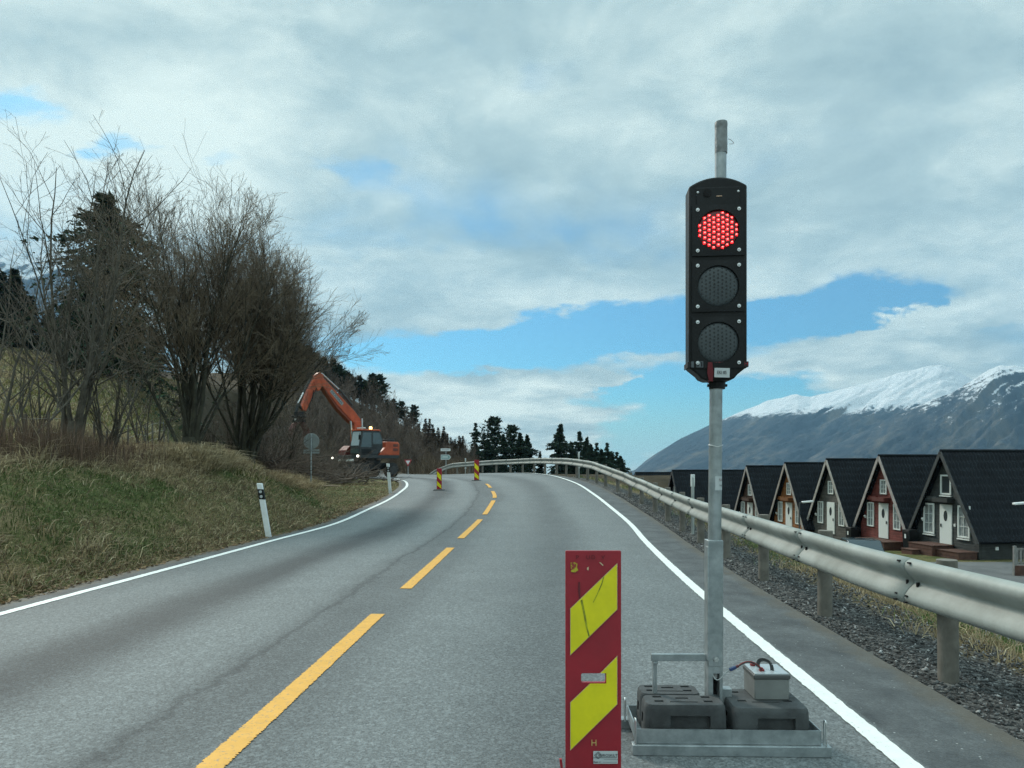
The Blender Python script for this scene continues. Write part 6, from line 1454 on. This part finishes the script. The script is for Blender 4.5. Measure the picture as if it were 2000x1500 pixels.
gravel()
# dark undergrowth at the foot of the hillside wood
N6 = 26000
y = rng.uniform(52, 125, N6); px_ = rng.uniform(520, 930, N6); x = (px_ - 1000) * y / FPX; dl_, sl_, _ = seg_info(np.stack([x, y], 1), Lo); dr_, sr_, _ = seg_info(np.stack([x, y], 1), Ro); keep = ((sl_ > 0) & (dl_ > 1.5)) | ((sr_ < 0) & (dr_ > 2.5)); x, y = x[keep], y[keep]; n = len(x)
tag(blades('undergrowth', x, y, rng.uniform(.5, 2.1, n), rng.uniform(.03, .06, n), rng.random(n) * .6, np.array([.10, .078, .055]) * np.exp(rng.normal(0, .35, (n, 1))), M_GRASS, droop=.1), kind='stuff')

# ------------------------------------------------------------------ wire fence along the meadow
fp = [(-2, 15.5), (52, 17.0), (92, 18.2), (128, 19.4), (158, 20.4), (185, 21.4), (210, 23), (232, 24.8), (250, 26.5), (268, 28.5), (285, 30.5), (298, 32.5), (311, 34.5), (321, 36.5), (328, 38.5), (400, 33), (412, 35)]
fn = thing('wire_fence', 'old wire fence on thin wooden stakes running up the meadow behind the bank', 'fence', at(52, 17.0))
M_STAKE = mat('grey_fence_stake', (.15, .135, .11), .9, col2=(.08, .072, .06), vscale=6); o0 = fn.location.copy(); tops = []
for px, Y in fp:
    p = at(px, Y) - o0; h = random.uniform(1.15, 1.4); lx = random.uniform(-.05, .05); b = MB(); b.tube([p + Vector((0, 0, -.2)), p + Vector((lx * .5, 0, h * .5)), p + Vector((lx, 0, h))], [.042, .04, .034], 7); b.build('stake', M_STAKE, fn, smooth=True); tops.append((p, h))
b = MB()
for (p, h), (q_, h2) in zip(tops[:14], tops[1:15]):
    for f in (.35, .62, .9): b.tube([p + Vector((0, 0, h * f)), q_ + Vector((0, 0, h2 * f))], .004, 4, False)
b.build('wire', M_GALV2, fn)
# leaning stump-like stake, cut branch on the grass, cut brush heap
p = at(567, 30.5); t = thing('broken_stake', 'pale leaning broken stake left of the round sign', 'stake', p); b = MB(); b.tube([(-.02, 0, -.2), (.03, 0, .5), (.10, .02, .92)], [.085, .075, .06], 9); b.build('stake', M_STAKE, t, smooth=True)
p = at(628, 28.5, .05); t = thing('fallen_branch', 'pale fallen branch lying on the grass by the round sign post', 'branch', p); b = MB(); b.tube([(-.65, 0, 0.02), (-.2, .05, .03), (.3, 0, .05), (.75, .03, .02)], [.035, .032, .028, .018], 8); b.tube([(.2, 0, .05), (.5, .1, .10)], [.018, .008], 6); b.build('branch', mat('pale_cut_wood', (.33, .25, .18), .8, var=.2, vscale=8), t, smooth=True)
def brush_heap(lbl, px, Y, n, w, h, seed):
    rg = np.random.default_rng(seed); p = at(px, Y); t = thing('brush_heap', lbl, 'brush pile', p, 0, 'heaps of cut branches by the bend')
    p0 = np.stack([rg.normal(0, w, n), rg.normal(0, w * .5, n), np.abs(rg.normal(0, h * .35, n))], 1); d = nrm(np.stack([rg.normal(0, 1, n), rg.normal(0, .5, n), rg.normal(.18, .32, n)], 1))
    S, Rr = grow_lines(p0, d, rg.uniform(.8, 2.2, n), 6, rg.uniform(.012, .035, n), np.full(n, .004), .10, 0, rg); c = children(S, Rr, 5, .2, 1, 35, 12, .4, .3, 4, .004, .12, 0.0, rg)
    V, F = tubes([(S, Rr, 5), (c[0], c[1], 3)]); link('branches', np_mesh('branches', V, F, True), M_TWIG, t)
brush_heap('heap of dark cut branches low on the mound, nearest to the leaning white post', 505, 25.0, 110, .45, .5, 304); brush_heap('heap of dark cut branches left of the round sign', 548, 30.5, 200, .8, 1.2, 301); brush_heap('long heap of cut branches under the round sign', 618, 33, 240, 1.5, .6, 302); brush_heap('heap of cut branches in front of the excavator', 650, 40, 80, .9, .35, 303)
